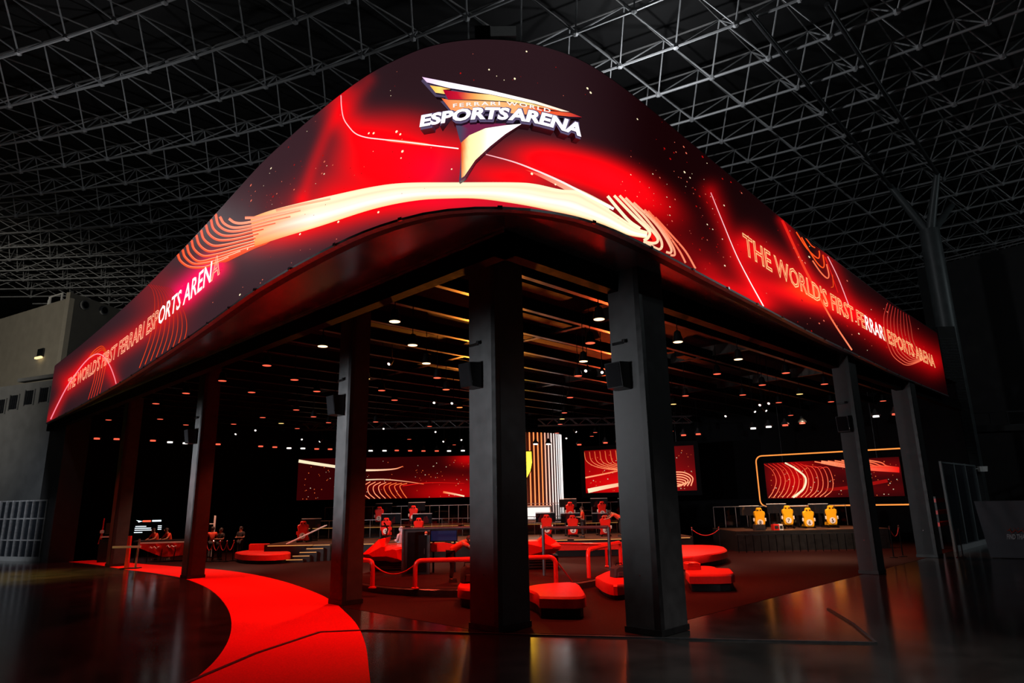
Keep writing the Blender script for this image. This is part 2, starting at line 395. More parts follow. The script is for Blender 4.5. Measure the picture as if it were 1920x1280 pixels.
# ---- hall roof: corrugated deck and space frame
ZR = 24.
def roof_xy(x0, y): return x0-.1*y-.0058*y*abs(y), y
DX, DY, DZ = 3.5, 2.75, 1.9
deck = MB()
deck.add([(-60, -60, ZR+DZ+1.1), (160, -60, ZR+DZ+1.1), (160, 160, ZR+DZ+1.1), (-60, 160, ZR+DZ+1.1)], [(0, 3, 2, 1)])
struct(deck.build('ceiling_hall', 'roof_deck'), 'black roof deck high over the hall', 'ceiling')
frame = thing('roof_truss', 'grey tubular space frame spanning under the hall roof', 'roof truss', (0, 0, 0), kind='structure')
bars = []
NX0, NX1, NJ0, NJ1 = -3, 26, -3, 30
for i in range(NX0, NX1):
    for j in range(NJ0, NJ1):
        def lo(a, b): return (*roof_xy(14.0+DX*(a-3), b*DY), ZR)
        def hi(a, b): return (*roof_xy(14.0+DX*(a-2.5), (b+.5)*DY), ZR+DZ)
        p = lo(i, j)
        bars.append((p, lo(i, j+1), .072, 'chord', 'frame_paint'))
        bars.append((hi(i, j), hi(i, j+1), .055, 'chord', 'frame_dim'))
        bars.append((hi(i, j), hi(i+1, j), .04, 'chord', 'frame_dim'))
        for a, b in ((0, 0), (-1, 0), (0, -1), (-1, -1)):
            bars.append((p, hi(i+a, j+b), .04, 'web_member', 'frame_paint'))
scored = []
for b in bars:
    c = (np.array(b[0])+np.array(b[1]))/2; d = (c-CAM)@CF
    q = pix(c) if d > 1 else (-999, -999)
    vis = d > 1 and -60 < q[0] < 1980 and -60 < q[1] < 700
    scored.append((-(b[2]/d) if vis else 1., b))
scored.sort(key=lambda t_: t_[0])
unit = {}
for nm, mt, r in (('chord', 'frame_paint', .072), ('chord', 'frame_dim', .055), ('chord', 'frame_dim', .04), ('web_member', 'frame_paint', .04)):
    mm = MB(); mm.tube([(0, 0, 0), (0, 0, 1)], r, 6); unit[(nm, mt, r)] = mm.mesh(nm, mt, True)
for sc_, (p, q, r, nm, mt) in scored[:300]:
    o = bpy.data.objects.new(nm, unit[(nm, mt, r)]); COL.objects.link(o); o.parent = frame
    v = Vector(q)-Vector(p); o.location = p; o.rotation_mode = 'QUATERNION'; o.rotation_quaternion = v.to_track_quat('Z', 'Y'); o.scale = (1, 1, v.length)
rest = {'frame_paint': MB(), 'frame_dim': MB()}
for sc_, (p, q, r, nm, mt) in scored[300:]: rest[mt].tube([p, q], r, 5, False)
for mt, mm in rest.items():
    o = mm.build('far_members', mt, frame, True); o['kind'] = 'stuff'
# node balls on the nearest joints are part of the frame
nb = MB()
for i in range(NX0, NX1):
    for j in range(NJ0, NJ1): nb.lathe([(.0, -.17), (.15, -.09), (.15, .09), (0., .17)], 6, (*roof_xy(14.0+DX*(i-3), j*DY), ZR))
o = nb.build('nodes', 'frame_paint', frame); o['kind'] = 'stuff'

# ---- branching steel support at the right
def P3(px, py, z): return at_z(px, py, z)
base = at_d(1785, 900, 43.); base[2] = 0
fork = at_d(1742, 432, 43.)
sup = thing('tree_column', 'tall round steel column branching into three arms under the roof', 'column', (fork[0], fork[1], 0), kind='structure')
Lc = lambda p: (p[0]-fork[0], p[1]-fork[1], p[2])
m = MB(); m.tube([(0, 0, 0), (0, 0, fork[2])], .62, 20); m.build('trunk', 'tree_steel', sup, True)
for q in ((1668, 348), (1757, 325), (1785, 385)):
    e = at_z(*q, ZR) ; m = MB(); e = Vector(Lc(e)); s_ = Vector((0, 0, fork[2]-.3)); dvec = (e-s_)
    if dvec.length > 14: dvec = dvec.normalized()*14
    m.tube([s_, s_+dvec], [.33, .2], 12); m.build('branch', 'tree_steel', sup, True)
for (a, b) in (((1404, 22), (1670, 350)), ((1550, 8), (1757, 325))):
    A, B = at_z(*a, ZR-.25), at_z(*b, ZR-.25)
    o = MB(); o.tube([A, B], .12, 10); struct(tag(o.build('roof_girder', 'dark_steel', None, True), 'heavy dark roof girder pipe running to the branching column, ' + ('lower one' if a[0] < 1500 else 'upper one'), 'girder'))

# ================================================================== LED FASCIA
led = thing('led_screen', 'huge curved screen wrapped round the arena corner showing red light trails', 'screen', (*F[740], 0))
LO = np.array([F[740][0], F[740][1], 0.])
def dist_poly(Q, poly):
    """distance of points Q (n,2) to a polyline"""
    P = np.array(poly, float); best = np.full(len(Q), 1e9)
    for a, b in zip(P[:-1], P[1:]):
        ab = b-a; t = np.clip(((Q-a)@ab)/(ab@ab), 0, 1); best = np.minimum(best, np.linalg.norm(Q-(a+t[:, None]*ab), axis=1))
    return best
def backdrop(Q):
    """picture shown by the panel at photo positions Q: soft red clouds over a dark ground that holds ambient reflection"""
    x, y = Q[:, 0], Q[:, 1]
    def st(e0, e1, v): t = np.clip((v-e0)/(e1-e0), 0, 1); return t*t*(3-2*t)
    k = st(960, 1240, x)[:, None]
    top = st(380, 120, y)[:, None]*st(500, 760, x)[:, None]
    base = np.array([.034, .021, .025])*(1-k)+np.array([.006, .0006, .0011])*k  # grey at left is ambient reflection painted into the emission
    base = base*(1-.45*top*(1-k))
    base = base*(.55+.45*st(100, 330, x))[:, None]
    red = np.zeros(len(Q)); mag = np.zeros(len(Q)); org = np.zeros(len(Q))
    def blob(cx, cy, rx, ry, rot, amp, p=1.):
        c, s_ = math.cos(math.radians(rot)), math.sin(math.radians(rot)); u = (x-cx)*c+(y-cy)*s_; v_ = -(x-cx)*s_+(y-cy)*c
        return amp*np.exp(-((u/rx)**2+(v_/ry)**2)**p)
    def glow(poly, r, amp, p=2.): return amp*np.exp(-(dist_poly(Q, poly)/r)**p)
    red += blob(735, 305, 95, 48, 8, 1.1, 1.6)+blob(640, 355, 60, 40, -15, .55)+blob(690, 250, 55, 30, 20, .35)+blob(760, 232, 60, 22, 5, .3)+blob(650, 395, 130, 30, -18, .75)
    red += blob(545, 432, 70, 22, -18, .5)+blob(800, 380, 170, 26, 0, .7)+blob(1090, 318, 95, 30, 18, 1.15, 1.4)+blob(1180, 355, 85, 32, 30, .9, 1.3)+blob(1010, 300, 60, 22, 10, .6)+blob(960, 330, 60, 20, 5, .7)
    red += blob(1075, 400, 220, 38, 22, .4)+blob(905, 330, 28, 30, 0, .12)
    red += glow([(640, 180), (644, 222), (668, 251), (700, 259), (860, 279)], 26, .55)+glow([(640, 200), (612, 250), (588, 310), (566, 375)], 11, .28)+glow([(566, 375), (558, 420)], 15, .3)
    red += glow([(690, 150), (660, 190), (645, 215)], 13, .12)
    red += glow([(1396, 457), (1480, 510), (1560, 565), (1640, 612), (1700, 650), (1752, 678)], 20, .62, 1.7)+blob(1490, 553, 75, 17, 18, .75)+blob(1335, 535, 38, 14, 22, .35)+blob(1395, 548, 60, 13, 22, .5)+blob(1330, 505, 26, 14, 30, .2)
    red += glow([(1332, 360), (1380, 480), (1431, 574)], 13, .3, 1.5)+glow([(1400, 490), (1430, 560)], 30, .25)+glow([(1467, 412), (1530, 545)], 9, .3)+glow([(1548, 478), (1600, 590)], 14, .2)
    red += glow([(130, 715), (215, 655), (300, 600), (360, 545), (412, 495)], 17, .5, 1.7)+glow([(95, 785), (127, 723), (170, 668), (190, 662), (218, 720)], 9, .3)+blob(205, 695, 18, 30, 0, .12)
    red += blob(310, 560, 35, 60, -20, .12)+blob(270, 560, 30, 50, -10, .05)
    mag += glow([(345, 548), (375, 522), (400, 500)], 22, .85)+blob(820, 320, 55, 40, 0, .12)+blob(880, 380, 150, 14, 0, .1)
    org += blob(1520, 553, 38, 11, 22, .5)+blob(1515, 490, 15, 20, 0, 0)
    col = base*(1-np.clip(red+mag, 0, 1))[:, None] + red[:, None]*np.array([.95, .002, .006]) + mag[:, None]*np.array([.9, .002, .16]) + org[:, None]*np.array([.8, .1, .0])
    col *= np.where(x > 1700, np.clip(1-(x-1700)/180, .3, 1), 1)[:, None]
    return np.clip(col*np.array([1.25, .8, .9]), 0, 1.1)
# panel mesh: columns spaced evenly as seen, fine enough for the picture
px_s = pix(fas(S, (Z0+Z1)/2)); cum = np.r_[0, np.cumsum(np.linalg.norm(np.diff(px_s, axis=0), axis=1)+.35)]
NCOL, NROW = 620, 64
sc_cols = np.interp(np.linspace(0, cum[-1], NCOL), cum, S); zr = np.linspace(Z0, Z1, NROW)
G = np.stack([fas(sc_cols, z) for z in zr], 1).reshape(-1, 3); colr = backdrop(pix(G))
m = MB(); fs_ = [(i*NROW+k, (i+1)*NROW+k, (i+1)*NROW+k+1, i*NROW+k+1) for i in range(NCOL-1) for k in range(NROW-1)]
m.add(G-LO, fs_, colr); o = m.build('display_panel', 'led_display', led)
# casing behind the panel
m = MB(); ii = np.r_[0:1500:10, 1499]; vs_ = []
for i in ii:
    a = F[i]-.02*N[i]-LO[:2]; b = F[i]-.35*N[i]-LO[:2]; vs_ += [(*a, Z0-.0), (*b, Z0-.0), (*b, Z1+.04), (*a, Z1+.04)]
k = len(ii); fs_ = []
for i in range(k-1):
    for q in range(4): fs_.append((4*i+q, 4*i+(q+1) % 4, 4*i+4+(q+1) % 4, 4*i+4+q))
fs_ += [(0, 1, 2, 3), (4*k-4, 4*k-3, 4*k-2, 4*k-1)]
m.add(vs_, fs_); m.build('casing', 'black_paint', led)
m = MB(); vs_ = []
for i in ii:
    a = F[i]+.03*N[i]-LO[:2]; b = F[i]-.1*N[i]-LO[:2]; vs_ += [(*a, Z0-.055), (*a, Z0-.004), (*b, Z0-.004), (*b, Z0-.055)]
fs_ = [(4*i+q, 4*i+4+q, 4*i+4+(q+1) % 4, 4*i+(q+1) % 4) for i in range(k-1) for q in range(4)]
m.add(vs_, fs_); m.build('bottom_rail', 'trim_alu', led)
for s_ in np.arange(2, S_ALL-1, 1.92):
    p = fas(s_, Z0-.03, .04)-LO; m = MB(); m.box((0, 0, 0), (.09, .05, .06)); o = m.build('clip', 'chrome', led); o.location = V3(p)
    tt = np.array([np.interp(s_, S, T[:, 0]), np.interp(s_, S, T[:, 1])]); o.rotation_euler = (0, 0, math.atan2(tt[1], tt[0]))

# ---- light trails: flat glowing ribbons of the picture, drawn on the panel surface
CREAM, WHITE, ORANGE, RED, PINK = np.array([1.25, 1.05, .68]), np.array([1.3, 1.2, 1.1]), np.array([1.1, .085, .01]), np.array([.9, .008, .006]), np.array([1.1, .45, .5])
def ribbon(mb, pts, w0, c0, w1=None, c1=None, off=.006, n=6, taper=False):
    """pts: positions in the photo; w: width in photo pixels"""
    P = spline(pts, n) if len(pts) > 2 else np.array([np.array(pts[0])*(1-t)+np.array(pts[1])*t for t in np.linspace(0, 1, 24)])
    w1 = w0 if w1 is None else w1; c1 = c0 if c1 is None else c1; Tn = np.gradient(P, axis=0); Tn /= np.linalg.norm(Tn, axis=1)[:, None]+1e-9; Nn = np.stack([-Tn[:, 1], Tn[:, 0]], 1)
    vs_ = []; cs = []; M = len(P)
    for i in range(M):
        t = i/(M-1); wd = w0+(w1-w0)*t
        if taper: wd *= min(1, 6*t+.25, 6*(1-t)+.25)
        cc = np.asarray(c0)*(1-t)+np.asarray(c1)*t
        for sgn, kk in ((-1, 1.), (1, 1.)):
            s_, z = hit(*(P[i]+sgn*Nn[i]*wd/2)); z = min(max(z, Z0+.005), Z1-.005); vs_.append(fas(s_, z, off)-LO); cs.append(cc*kk)
    mb.add(vs_, [(2*i, 2*i+1, 2*i+3, 2*i+2) for i in range(M-1)], cs)
def Zm(pts, ox, oy, k): return [(ox+a/k, oy+b/k) for a, b in pts]
# main cream sweep
topE = spline([(470, 408), (520, 391), (620, 367), (700, 350), (760, 343), (850, 342), (960, 342), (1003, 345), (1050, 355), (1085, 358), (1110, 372), (1150, 398), (1190, 425), (1214, 434)], 10)
botE = spline([(478, 462), (530, 445), (600, 424), (700, 392), (780, 376), (850, 372), (900, 373), (960, 381), (1005, 389), (1050, 399.5), (1085, 408), (1130, 421), (1175, 440), (1212, 447)], 10)
m = MB(); M = len(topE); R_ = 12; vs_ = []; cs = []
for i in range(M):
    t = i/(M-1); x = topE[i][0]
    for r in range(R_):
        u = r/(R_-1); q = topE[i]*(1-u)+botE[i]*u; s_, z = hit(*q); z = min(max(z, Z0+.01), Z1)
        vs_.append(fas(s_, z, .005)-LO)
        streak = .93+.12*math.sin(u*23+2*math.sin(x*.006))
        c = CREAM*streak; c = c + (WHITE-CREAM)*math.exp(-((u-.62)/.16)**2)*.9
        lf = min(1, max(0, (x-465)/130)); edge = min(1, max(0, (u-.0)/.12), ) ; lowr = 1-min(1, max(0, (u-.82)/.18))*.28
        c = c*np.array([1, .35+.65*lf, .1+.9*lf])*np.array([1, lowr, lowr*lowr]); cs.append(c)
m.add(vs_, [(i*R_+r, i*R_+r+1, (i+1)*R_+r+1, (i+1)*R_+r) for i in range(M-1) for r in range(R_-1)], cs); m.build('light_sweep', 'led_display', led)
Z2 = lambda p: Zm(p, 320, 320, 5.334)
hooks = [[(70, 820), (100, 900), (190, 960), (330, 965), (450, 925), (580, 870)], [(120, 785), (148, 865), (235, 930), (370, 920), (500, 885), (700, 810)], [(165, 740), (190, 830), (280, 905), (420, 880), (560, 840), (840, 755)],
         [(210, 690), (238, 785), (330, 852), (460, 836), (600, 800), (840, 730)], [(258, 640), (290, 740), (380, 805), (500, 790), (650, 752), (840, 705)], [(305, 590), (335, 685), (425, 748), (550, 740), (700, 706), (850, 668)],
         [(355, 540), (385, 630), (470, 690), (600, 690), (750, 660), (880, 625)], [(405, 485), (432, 582), (520, 645), (650, 646), (800, 612), (930, 580)], [(452, 430), (480, 540), (570, 600), (700, 600), (900, 555), (1050, 520)],
         [(495, 460), (540, 530), (640, 570), (800, 550), (1000, 500), (1200, 455)], [(585, 480), (650, 520), (760, 520), (1000, 465), (1300, 395)], [(745, 472), (900, 465), (1100, 425), (1300, 385)], [(1055, 398), (1300, 342), (1600, 280)]]
for i, hk in enumerate(hooks):
    m = MB(); k_ = i/12; ribbon(m, Z2(hk), 5., ORANGE*.85+CREAM*max(0, k_-.6)*.8, 4.4, ORANGE*.9+CREAM*.03+CREAM*max(0, k_-.6)*1.2); ribbon(m, [(a+.3, b-1.3) for a, b in Z2(hk)], .7, ORANGE+CREAM*.05, 1.2, CREAM*.75, .009); m.build('light_trail', 'led_display', led)
m = MB(); ribbon(m, Z2([(480, 905), (640, 835), (850, 745), (1000, 700)]), 16, ORANGE*.8, 8, ORANGE*.9, .0048, taper=True); m.build('light_trail', 'led_display', led)
for p in ([(640, 179), (641, 200), (645, 222), (655, 238), (668, 251), (688, 258), (720, 262), (765, 267), (820, 274), (860, 279)], [(908, 289), (960, 303), (1000, 318), (1050, 340), (1100, 366), (1150, 392)]):
    m = MB(); ribbon(m, p, 1.6, PINK*1.1, 2.2 if p[0][0] < 700 else 5, WHITE, .01); m.build('light_line', 'led_display', led)
for wd, amp in ((22, .35), (13, .6)):       # soft flare band on the right of the sign
    m = MB(); ribbon(m, [(985, 318), (1030, 336), (1090, 365), (1140, 395)], 1., np.array([1.1, .01, .01]), wd, CREAM*.8, .004); m.build('light_trail', 'led_display', led)
m = MB(); ribbon(m, [(720, 262), (765, 267), (810, 272.5)], 6, np.array([1., .1, .05]), 5, np.array([1., .25, .1]), .004, taper=True); m.build('light_trail', 'led_display', led)
Z4 = lambda p: Zm(p, 960, 260, 4.922)
for i, p in enumerate([[(880, 530), (980, 650), (1080, 760), (1180, 830)], [(940, 525), (1050, 640), (1150, 740), (1262, 850), (1255, 910), (1215, 940)], [(990, 525), (1100, 640), (1210, 760), (1325, 890), (1342, 945), (1300, 965), (1210, 950)],
         [(1045, 545), (1140, 640), (1230, 730), (1350, 890), (1382, 980), (1350, 1020), (1240, 960)], [(1120, 590), (1300, 760), (1400, 890), (1465, 1010), (1460, 1052), (1420, 1045)], [(1220, 655), (1380, 830), (1480, 990), (1500, 1070), (1460, 1075)],
         [(1255, 665), (1420, 860), (1540, 1030), (1600, 1145)], [(1320, 725), (1480, 900), (1600, 1040), (1692, 1198)]]):
    k_ = min(1, i/6); m = MB(); ribbon(m, Z4(p), 5.5-2.2*k_, CREAM*(1-k_)+ORANGE*k_*.8+CREAM*k_*.1, 6-2.5*k_, CREAM*(1-k_)+(ORANGE*.7+CREAM*.2)*k_); m.build('light_trail', 'led_display', led)
m = MB(); ribbon(m, Z4([(1262, 860), (1310, 930), (1290, 955), (1240, 945)]), 8, RED*1.1, 5, RED, .0045); m.build('light_trail', 'led_display', led)
m = MB(); ribbon(m, [(1332, 361), (1355, 418), (1380, 478), (1405, 527), (1431, 574)], 1.3, PINK, 2, WHITE, .01); m.build('light_line', 'led_display', led)
m = MB(); ribbon(m, [(1466, 412), (1500, 486), (1535, 556)], 5, RED*.9, 4, np.array([1., .07, .02])); ribbon(m, [(1530, 545), (1560, 600), (1597, 656)], 3, ORANGE, 2.6, ORANGE+CREAM*.2); m.build('light_trail', 'led_display', led)
Z5 = lambda p: Zm(p, 1300, 320, 4.57)
for p, wd, c in (([(880, 525), (960, 650), (1030, 725), (1070, 750), (1080, 720), (1076, 685)], 2.2, ORANGE), ([(925, 570), (1000, 700), (1060, 790), (1105, 830), (1120, 805), (1108, 720)], 2.2, ORANGE), ([(1020, 770), (1090, 870), (1145, 920), (1160, 890), (1140, 800)], 2.4, ORANGE*.9+CREAM*.1),
                 ([(960, 575), (1010, 640), (1042, 660)], 2, ORANGE*.8), ([(1190, 890), (1198, 985), (1178, 1000)], 1.6, ORANGE*.8), ([(1150, 735), (1240, 920), (1330, 1150)], 1.4, PINK), ([(1130, 740), (1180, 880), (1238, 1045)], 1.6, RED*.9), ([(1112, 720), (1150, 800), (1190, 900)], 1.6, RED*.7)):
    m = MB(); ribbon(m, Z5(p), wd, c); m.build('light_trail', 'led_display', led)
Z6 = lambda p: Zm(p, 1500, 440, 4.268)
Oa = np.array([(700, 545), (670, 660), (682, 800), (735, 955), (815, 1028), (870, 1042), (940, 1020), (1000, 990)]); Ia = np.array([(868, 645), (885, 730), (893, 790), (905, 850), (930, 905), (955, 940), (985, 965), (1012, 985)])
for i in range(9):
    k_ = i/8; P = Oa*(1-k_)+Ia*k_; m = MB(); ribbon(m, Z6(P), 1.2, np.array([.5, .02, .02])*(1-.5*k_), 1.5, (ORANGE*.8+CREAM*.12)*(1-.35*k_)); m.build('light_trail', 'led_display', led)
Z7 = lambda p: Zm(p, 80, 520, 4.572)
A7 = np.array([(905, 55), (945, 110), (962, 200), (955, 320), (930, 480), (888, 620), (830, 775)]); B7 = np.array([(1085, 85), (1150, 160), (1195, 255), (1225, 330), (1236, 400), (1232, 470), (1215, 535)])
for i in range(9):
    k_ = i/8; P = A7*(1-k_)+B7*k_; m = MB(); ribbon(m, Z7(P), 1.0, np.array([.4, .01, .01]), 1.4, np.array([.8, .05, .01])); m.build('light_trail', 'led_display', led)
for i in range(5):
    k_ = i/4; m = MB(); ribbon(m, Z7([(455+90*k_, 770-40*k_), (440+80*k_, 880-20*k_), (392+95*k_, 1045-40*k_)]), 1.2, np.array([.9, .06, .02]), 1.2, np.array([.6, .02, .01])); m.build('light_trail', 'led_display', led)
for i in range(3):
    m = MB(); ribbon(m, Z7([(395+8*i, 690), (445+4*i, 625+18*i), (510, 588+16*i), (548, 640+10*i), (560, 700)]), 1.6, ORANGE*.8, 1.6, ORANGE*.5); m.build('light_trail', 'led_display', led)
m = MB(); ribbon(m, Z7([(70, 1215), (130, 1090), (215, 930), (320, 780), (400, 692), (470, 656), (530, 682), (580, 760), (615, 850), (632, 912)]), 2., np.array([1.1, .25, .35]), 1.7, np.array([1.1, .3, .35]), .012); m.build('light_line', 'led_display', led)
# sparks
m = MB(); rng = random.Random(3)
def spark(px, py, r, c):
    s_, z = hit(px, py)
    if not Z0+.05 < z < Z1-.05: return
    e = hit(px+r, py); f_ = hit(px, py-r); ds, dz = abs(e[0]-s_), abs(f_[1]-z)
    vs_ = [fas(s_, z, .008)-LO]+[fas(s_+ds*math.cos(a), z+dz*math.sin(a), .008)-LO for a in np.linspace(0, 2*PI, 7)[:-1]]
    m.add(vs_, [(0, i+1, (i+1) % 6+1) for i in range(6)], [c]*7)
for cx, cy, sx, sy, n_ in ((1230, 330, 45, 50, 60), (1320, 410, 60, 55, 70), (520, 365, 40, 25, 30), (580, 300, 40, 60, 30), (1460, 480, 70, 60, 50), (1600, 620, 80, 50, 70), (440, 530, 60, 40, 30), (900, 150, 120, 40, 22), (760, 280, 90, 40, 20), (620, 480, 60, 30, 16)):
    for _ in range(n_):
        b_ = rng.random(); c = (RED*.5 if b_ < .45 else np.array([1., .2, .12])*.8 if b_ < .8 else CREAM*.9); spark(rng.gauss(cx, sx), rng.gauss(cy, sy), .5+1.2*rng.random()**3, c)
for x_, y_, r_ in ((987, 97, 1.6), (917, 131, 1.6), (965, 148, 2), (1101, 166, 2), (1107, 174, 2), (755, 284, 2.4), (744, 247, 2.4), (751, 252, 2), (692, 250, 1.8), (701, 250, 2), (997, 326, 2.4), (1041, 346, 1.8), (710, 398, 2), (635, 416, 2), (563, 439, 1.8), (635, 416, 2)): spark(x_, y_, r_, CREAM)
o = m.build('sparks', 'led_display', led); o['kind'] = 'stuff'

# ---- running neon text, built letter by letter on the panel
def neon(body, pA, pB, zc, hgt, filled=(), c=np.array([1.15, .58, .25])):
    s0, s1 = hit(*pA)[0], hit(*pB)[0]; v, f = text_mesh(body); W = v[:, 0].max()
    k_ = (s1-s0)/W
    # pen positions letter by letter
    xs = [text_mesh(body[:i+1])[0][:, 0].max() if body[i] != ' ' else None for i in range(len(body))]
    for i, ch in enumerate(body):
        if ch == ' ': continue
        vv, ff = text_mesh(ch, .012 if i in filled else 0., 0. if i in filled else .022, 0., 2)
        right = xs[i]; left = right-(vv[:, 0].max()-vv[:, 0].min()); ox = left-vv[:, 0].min()
        mb = MB(); q = fas(s0+(vv[:, 0]+ox)*k_, zc+(vv[:, 1]-.35)*hgt/.7, .012+np.clip(vv[:, 2], -.02, .02)*.2)-LO
        cc = WHITE*1.1 if i in filled else c*(.9+.3*(i % 3)/3)
        mb.add(q, ff, [cc]*len(q)); mb.build('letter', 'led_display', led)
TXT = "THE WORLD'S FIRST FERRARI ESPORTS ARENA"
neon(TXT, (1394, 457), (1752, 680), 9.52, .62, filled=(20, 21, 22, 23))
neon(TXT, (128, 716), (414, 497), 9.52, .66, filled=(29, 30, 31, 32, 34, 35, 36, 37), c=np.array([1.2, .5, .3]))

# ---- raised sign: built-out wing emblem with lettering
sign = thing('raised_sign', 'raised wing-shaped emblem with white lettering on the curved screen above the corner', 'sign', LO)
Z1m = lambda p: Zm(p, 760, 120, 5.3333)
OFF = .16
def wrap(px, py, off):
    s_, z = hit(px, py, OFF); return fas(s_, z, off)-LO
def plate(name, poly, colf, off=OFF, back=.02, dense=14, side='sign_side', face=True):
    """flat-coloured plate bent round the corner: triangulated fan grid in photo space"""
    P = Z1m(poly); n = len(P)
    bm = bmesh.new(); vs_ = [bm.verts.new((a, b, 0)) for a, b in P]; bm.faces.new(vs_)
    bmesh.ops.triangulate(bm, faces=bm.faces[:]); bmesh.ops.subdivide_edges(bm, edges=[e for e in bm.edges if e.calc_length() > 12], cuts=3, use_grid_fill=True); bmesh.ops.triangulate(bm, faces=bm.faces[:])
    bm.verts.index_update(); V = [(v.co.x, v.co.y) for v in bm.verts]; Fc = [tuple(v.index for v in f.verts) for f in bm.faces]; bm.free()
    mb = MB(); mb.add([wrap(a, b, off) for a, b in V], Fc, [colf((a-760)*5.3333, (b-120)*5.3333) for a, b in V]); o = mb.build(name, 'led_sign', sign)
    ob = MB(); E_ = []
    for i in range(n):
        a, b = np.array(P[i]), np.array(P[(i+1) % n]); L = max(1, int(np.linalg.norm(b-a)/6)); E_ += [a+(b-a)*k/L for k in range(L)]
    M_ = len(E_); vs_ = [wrap(*e, off-.004) for e in E_]+[wrap(*e, back) for e in E_]
    ob.add(vs_, [(i, (i+1) % M_, M_+(i+1) % M_, M_+i) for i in range(M_)]); ob.build('return_edge', side, o)
    return o
def ramp(stops, ax=0):
    xs = [s_[0] for s_ in stops]; cs = np.array([s_[1] for s_ in stops], float)
    return lambda a, b: np.array([np.interp((a, b)[ax], xs, cs[:, k]) for k in range(3)])
VIO = (.07, .05, .1)
plate('backing_plate', [(145, 155), (170, 126), (850, 258), (1300, 366), (1660, 478), (1772, 530), (1640, 527), (1500, 515), (1190, 520), (460, 490), (340, 358), (398, 350), (392, 322), (290, 312)], lambda a, b: np.array(VIO), .11, .02)
plate('wing', [(168, 130), (850, 262), (1300, 370), (1642, 478), (1560, 472), (1300, 398), (850, 302), (440, 240), (215, 182)], ramp([(168, (1., .6, 1.)), (350, (1.1, .9, 1.15)), (900, (1.2, 1.1, 1.1)), (1300, (1.2, 1., .8)), (1640, (1.2, .8, .6))]), .16, .11)
plate('wing', [(245, 214), (350, 228), (455, 252), (376, 257), (396, 300), (302, 286)], ramp([(245, (1.1, .45, .05)), (340, (1.1, .75, .2)), (450, (.9, .3, .05))]), .16, .11)
plate('wing', [(376, 258), (640, 290), (850, 306), (1250, 392), (1450, 442), (1560, 478), (1300, 424), (1000, 372), (700, 356), (427, 352)], ramp([(376, (.35, 0, .02)), (560, (.6, .01, .03)), (700, (1., .4, .1)), (850, (1.1, .75, .3)), (1250, (1.1, .7, .25)), (1450, (.9, .15, .03)), (1560, (.7, .02, .02))]), .16, .11)
plate('wing', [(360, 340), (428, 356), (700, 364), (1000, 380), (1300, 428), (1450, 468), (1652, 486), (1768, 530), (1640, 524), (1500, 508), (1190, 502), (1150, 474), (700, 455), (462, 470), (410, 402)], ramp([(360, (.9, .12, .04)), (460, (1., .3, .1)), (800, (1.05, .5, .2)), (1150, (1., .4, .15)), (1350, (.9, .08, .02)), (1550, (.8, .1, .03)), (1768, (.45, .01, .03))]), .155, .11)
plate('fang', [(498, 600), (560, 575), (1000, 580), (1165, 595), (1000, 702), (850, 822), (700, 962), (596, 1122), (530, 1165), (545, 1000), (555, 790), (535, 735)], lambda a, b: np.array((.16, .015, .06)) if a > 556 else np.array(VIO), .11, .02)
plate('fang', [(558, 785), (640, 712), (800, 642), (1000, 612), (1165, 597), (1000, 700), (850, 820), (700, 960), (592, 1118), (560, 1140)], lambda a, b: ramp([(0, (.7, .08, .02)), (26, (.9, .3, .08)), (60, (1.15, .85, .4)), (190, (1.2, 1., .55)), (300, (1.25, 1.2, 1.15)), (700, (1.2, 1.1, 1.))])(a-(545+(1150-b)*.06), 0), .16, .11)
def sign_text(body, basel, height, name, cf, off, bold, shear, back, backname=None, grow=0., sw=1., sc=1.):
    P = spline(Z1m(basel), 24); L = np.r_[0, np.cumsum(np.linalg.norm(np.diff(P, axis=0), axis=1))]
    W = text_mesh(body, bold, sw=sw, sc=sc)[0]; x0, x1 = W[:, 0].min(), W[:, 0].max(); k_ = L[-1]/(x1-x0); H = height/5.3333/.7
    pos = [text_mesh(body[:i+1], bold, sw=sw, sc=sc)[0][:, 0].max() if body[i] != ' ' else 0 for i in range(len(body))]
    for i, ch in enumerate(body):
        if ch == ' ': continue
        vv, ff = text_mesh(ch, bold+grow, 0., 0., 3); wv = text_mesh(ch, bold)[0]; ox = pos[i]-wv[:, 0].max()
        u = (vv[:, 0]+ox-x0)*k_; bx = np.interp(u, L, P[:, 0]); by = np.interp(u, L, P[:, 1])
        um = float(np.mean(u)); a0 = np.array([np.interp(um-4, L, P[:, 0]), np.interp(um-4, L, P[:, 1])]); a1 = np.array([np.interp(um+4, L, P[:, 0]), np.interp(um+4, L, P[:, 1])]); tn = (a1-a0)/np.linalg.norm(a1-a0); up = np.array([tn[1], -tn[0]])*.35+np.array([0, -1])*.65
        X = bx+up[0]*vv[:, 1]*H+shear*vv[:, 1]*H; Y = by+up[1]*vv[:, 1]*H
        mb = MB(); n0 = len(X); front = [wrap(a, b, off) for a, b in zip(X, Y)]; mb.add(front, ff, [cf]*n0); o = mb.build(name, 'led_sign', sign)
        # extruded returns along the glyph outline
        cnt = {}
        for f in ff:
            for a, b in zip(f, f[1:]+f[:1]): cnt[(a, b)] = cnt.get((a, b), 0)+1
        ed = [e for e in cnt if (e[1], e[0]) not in cnt]; rb = MB(); bk = [wrap(a, b+ (2. if grow else 0), back) for a, b in zip(X, Y)]
        rb.add([q for q in front]+bk, [(a, b, n0+b, n0+a) for a, b in ed]); rb.build('return_edge', 'sign_side', o)
sign_text('FERRARI WORLD', [(478, 436), (700, 418), (950, 413), (1150, 424), (1320, 458), (1450, 488)], 36, 'letter', np.array([1., .85, .8]), .165, .025, .0, .155, sc=1.35)
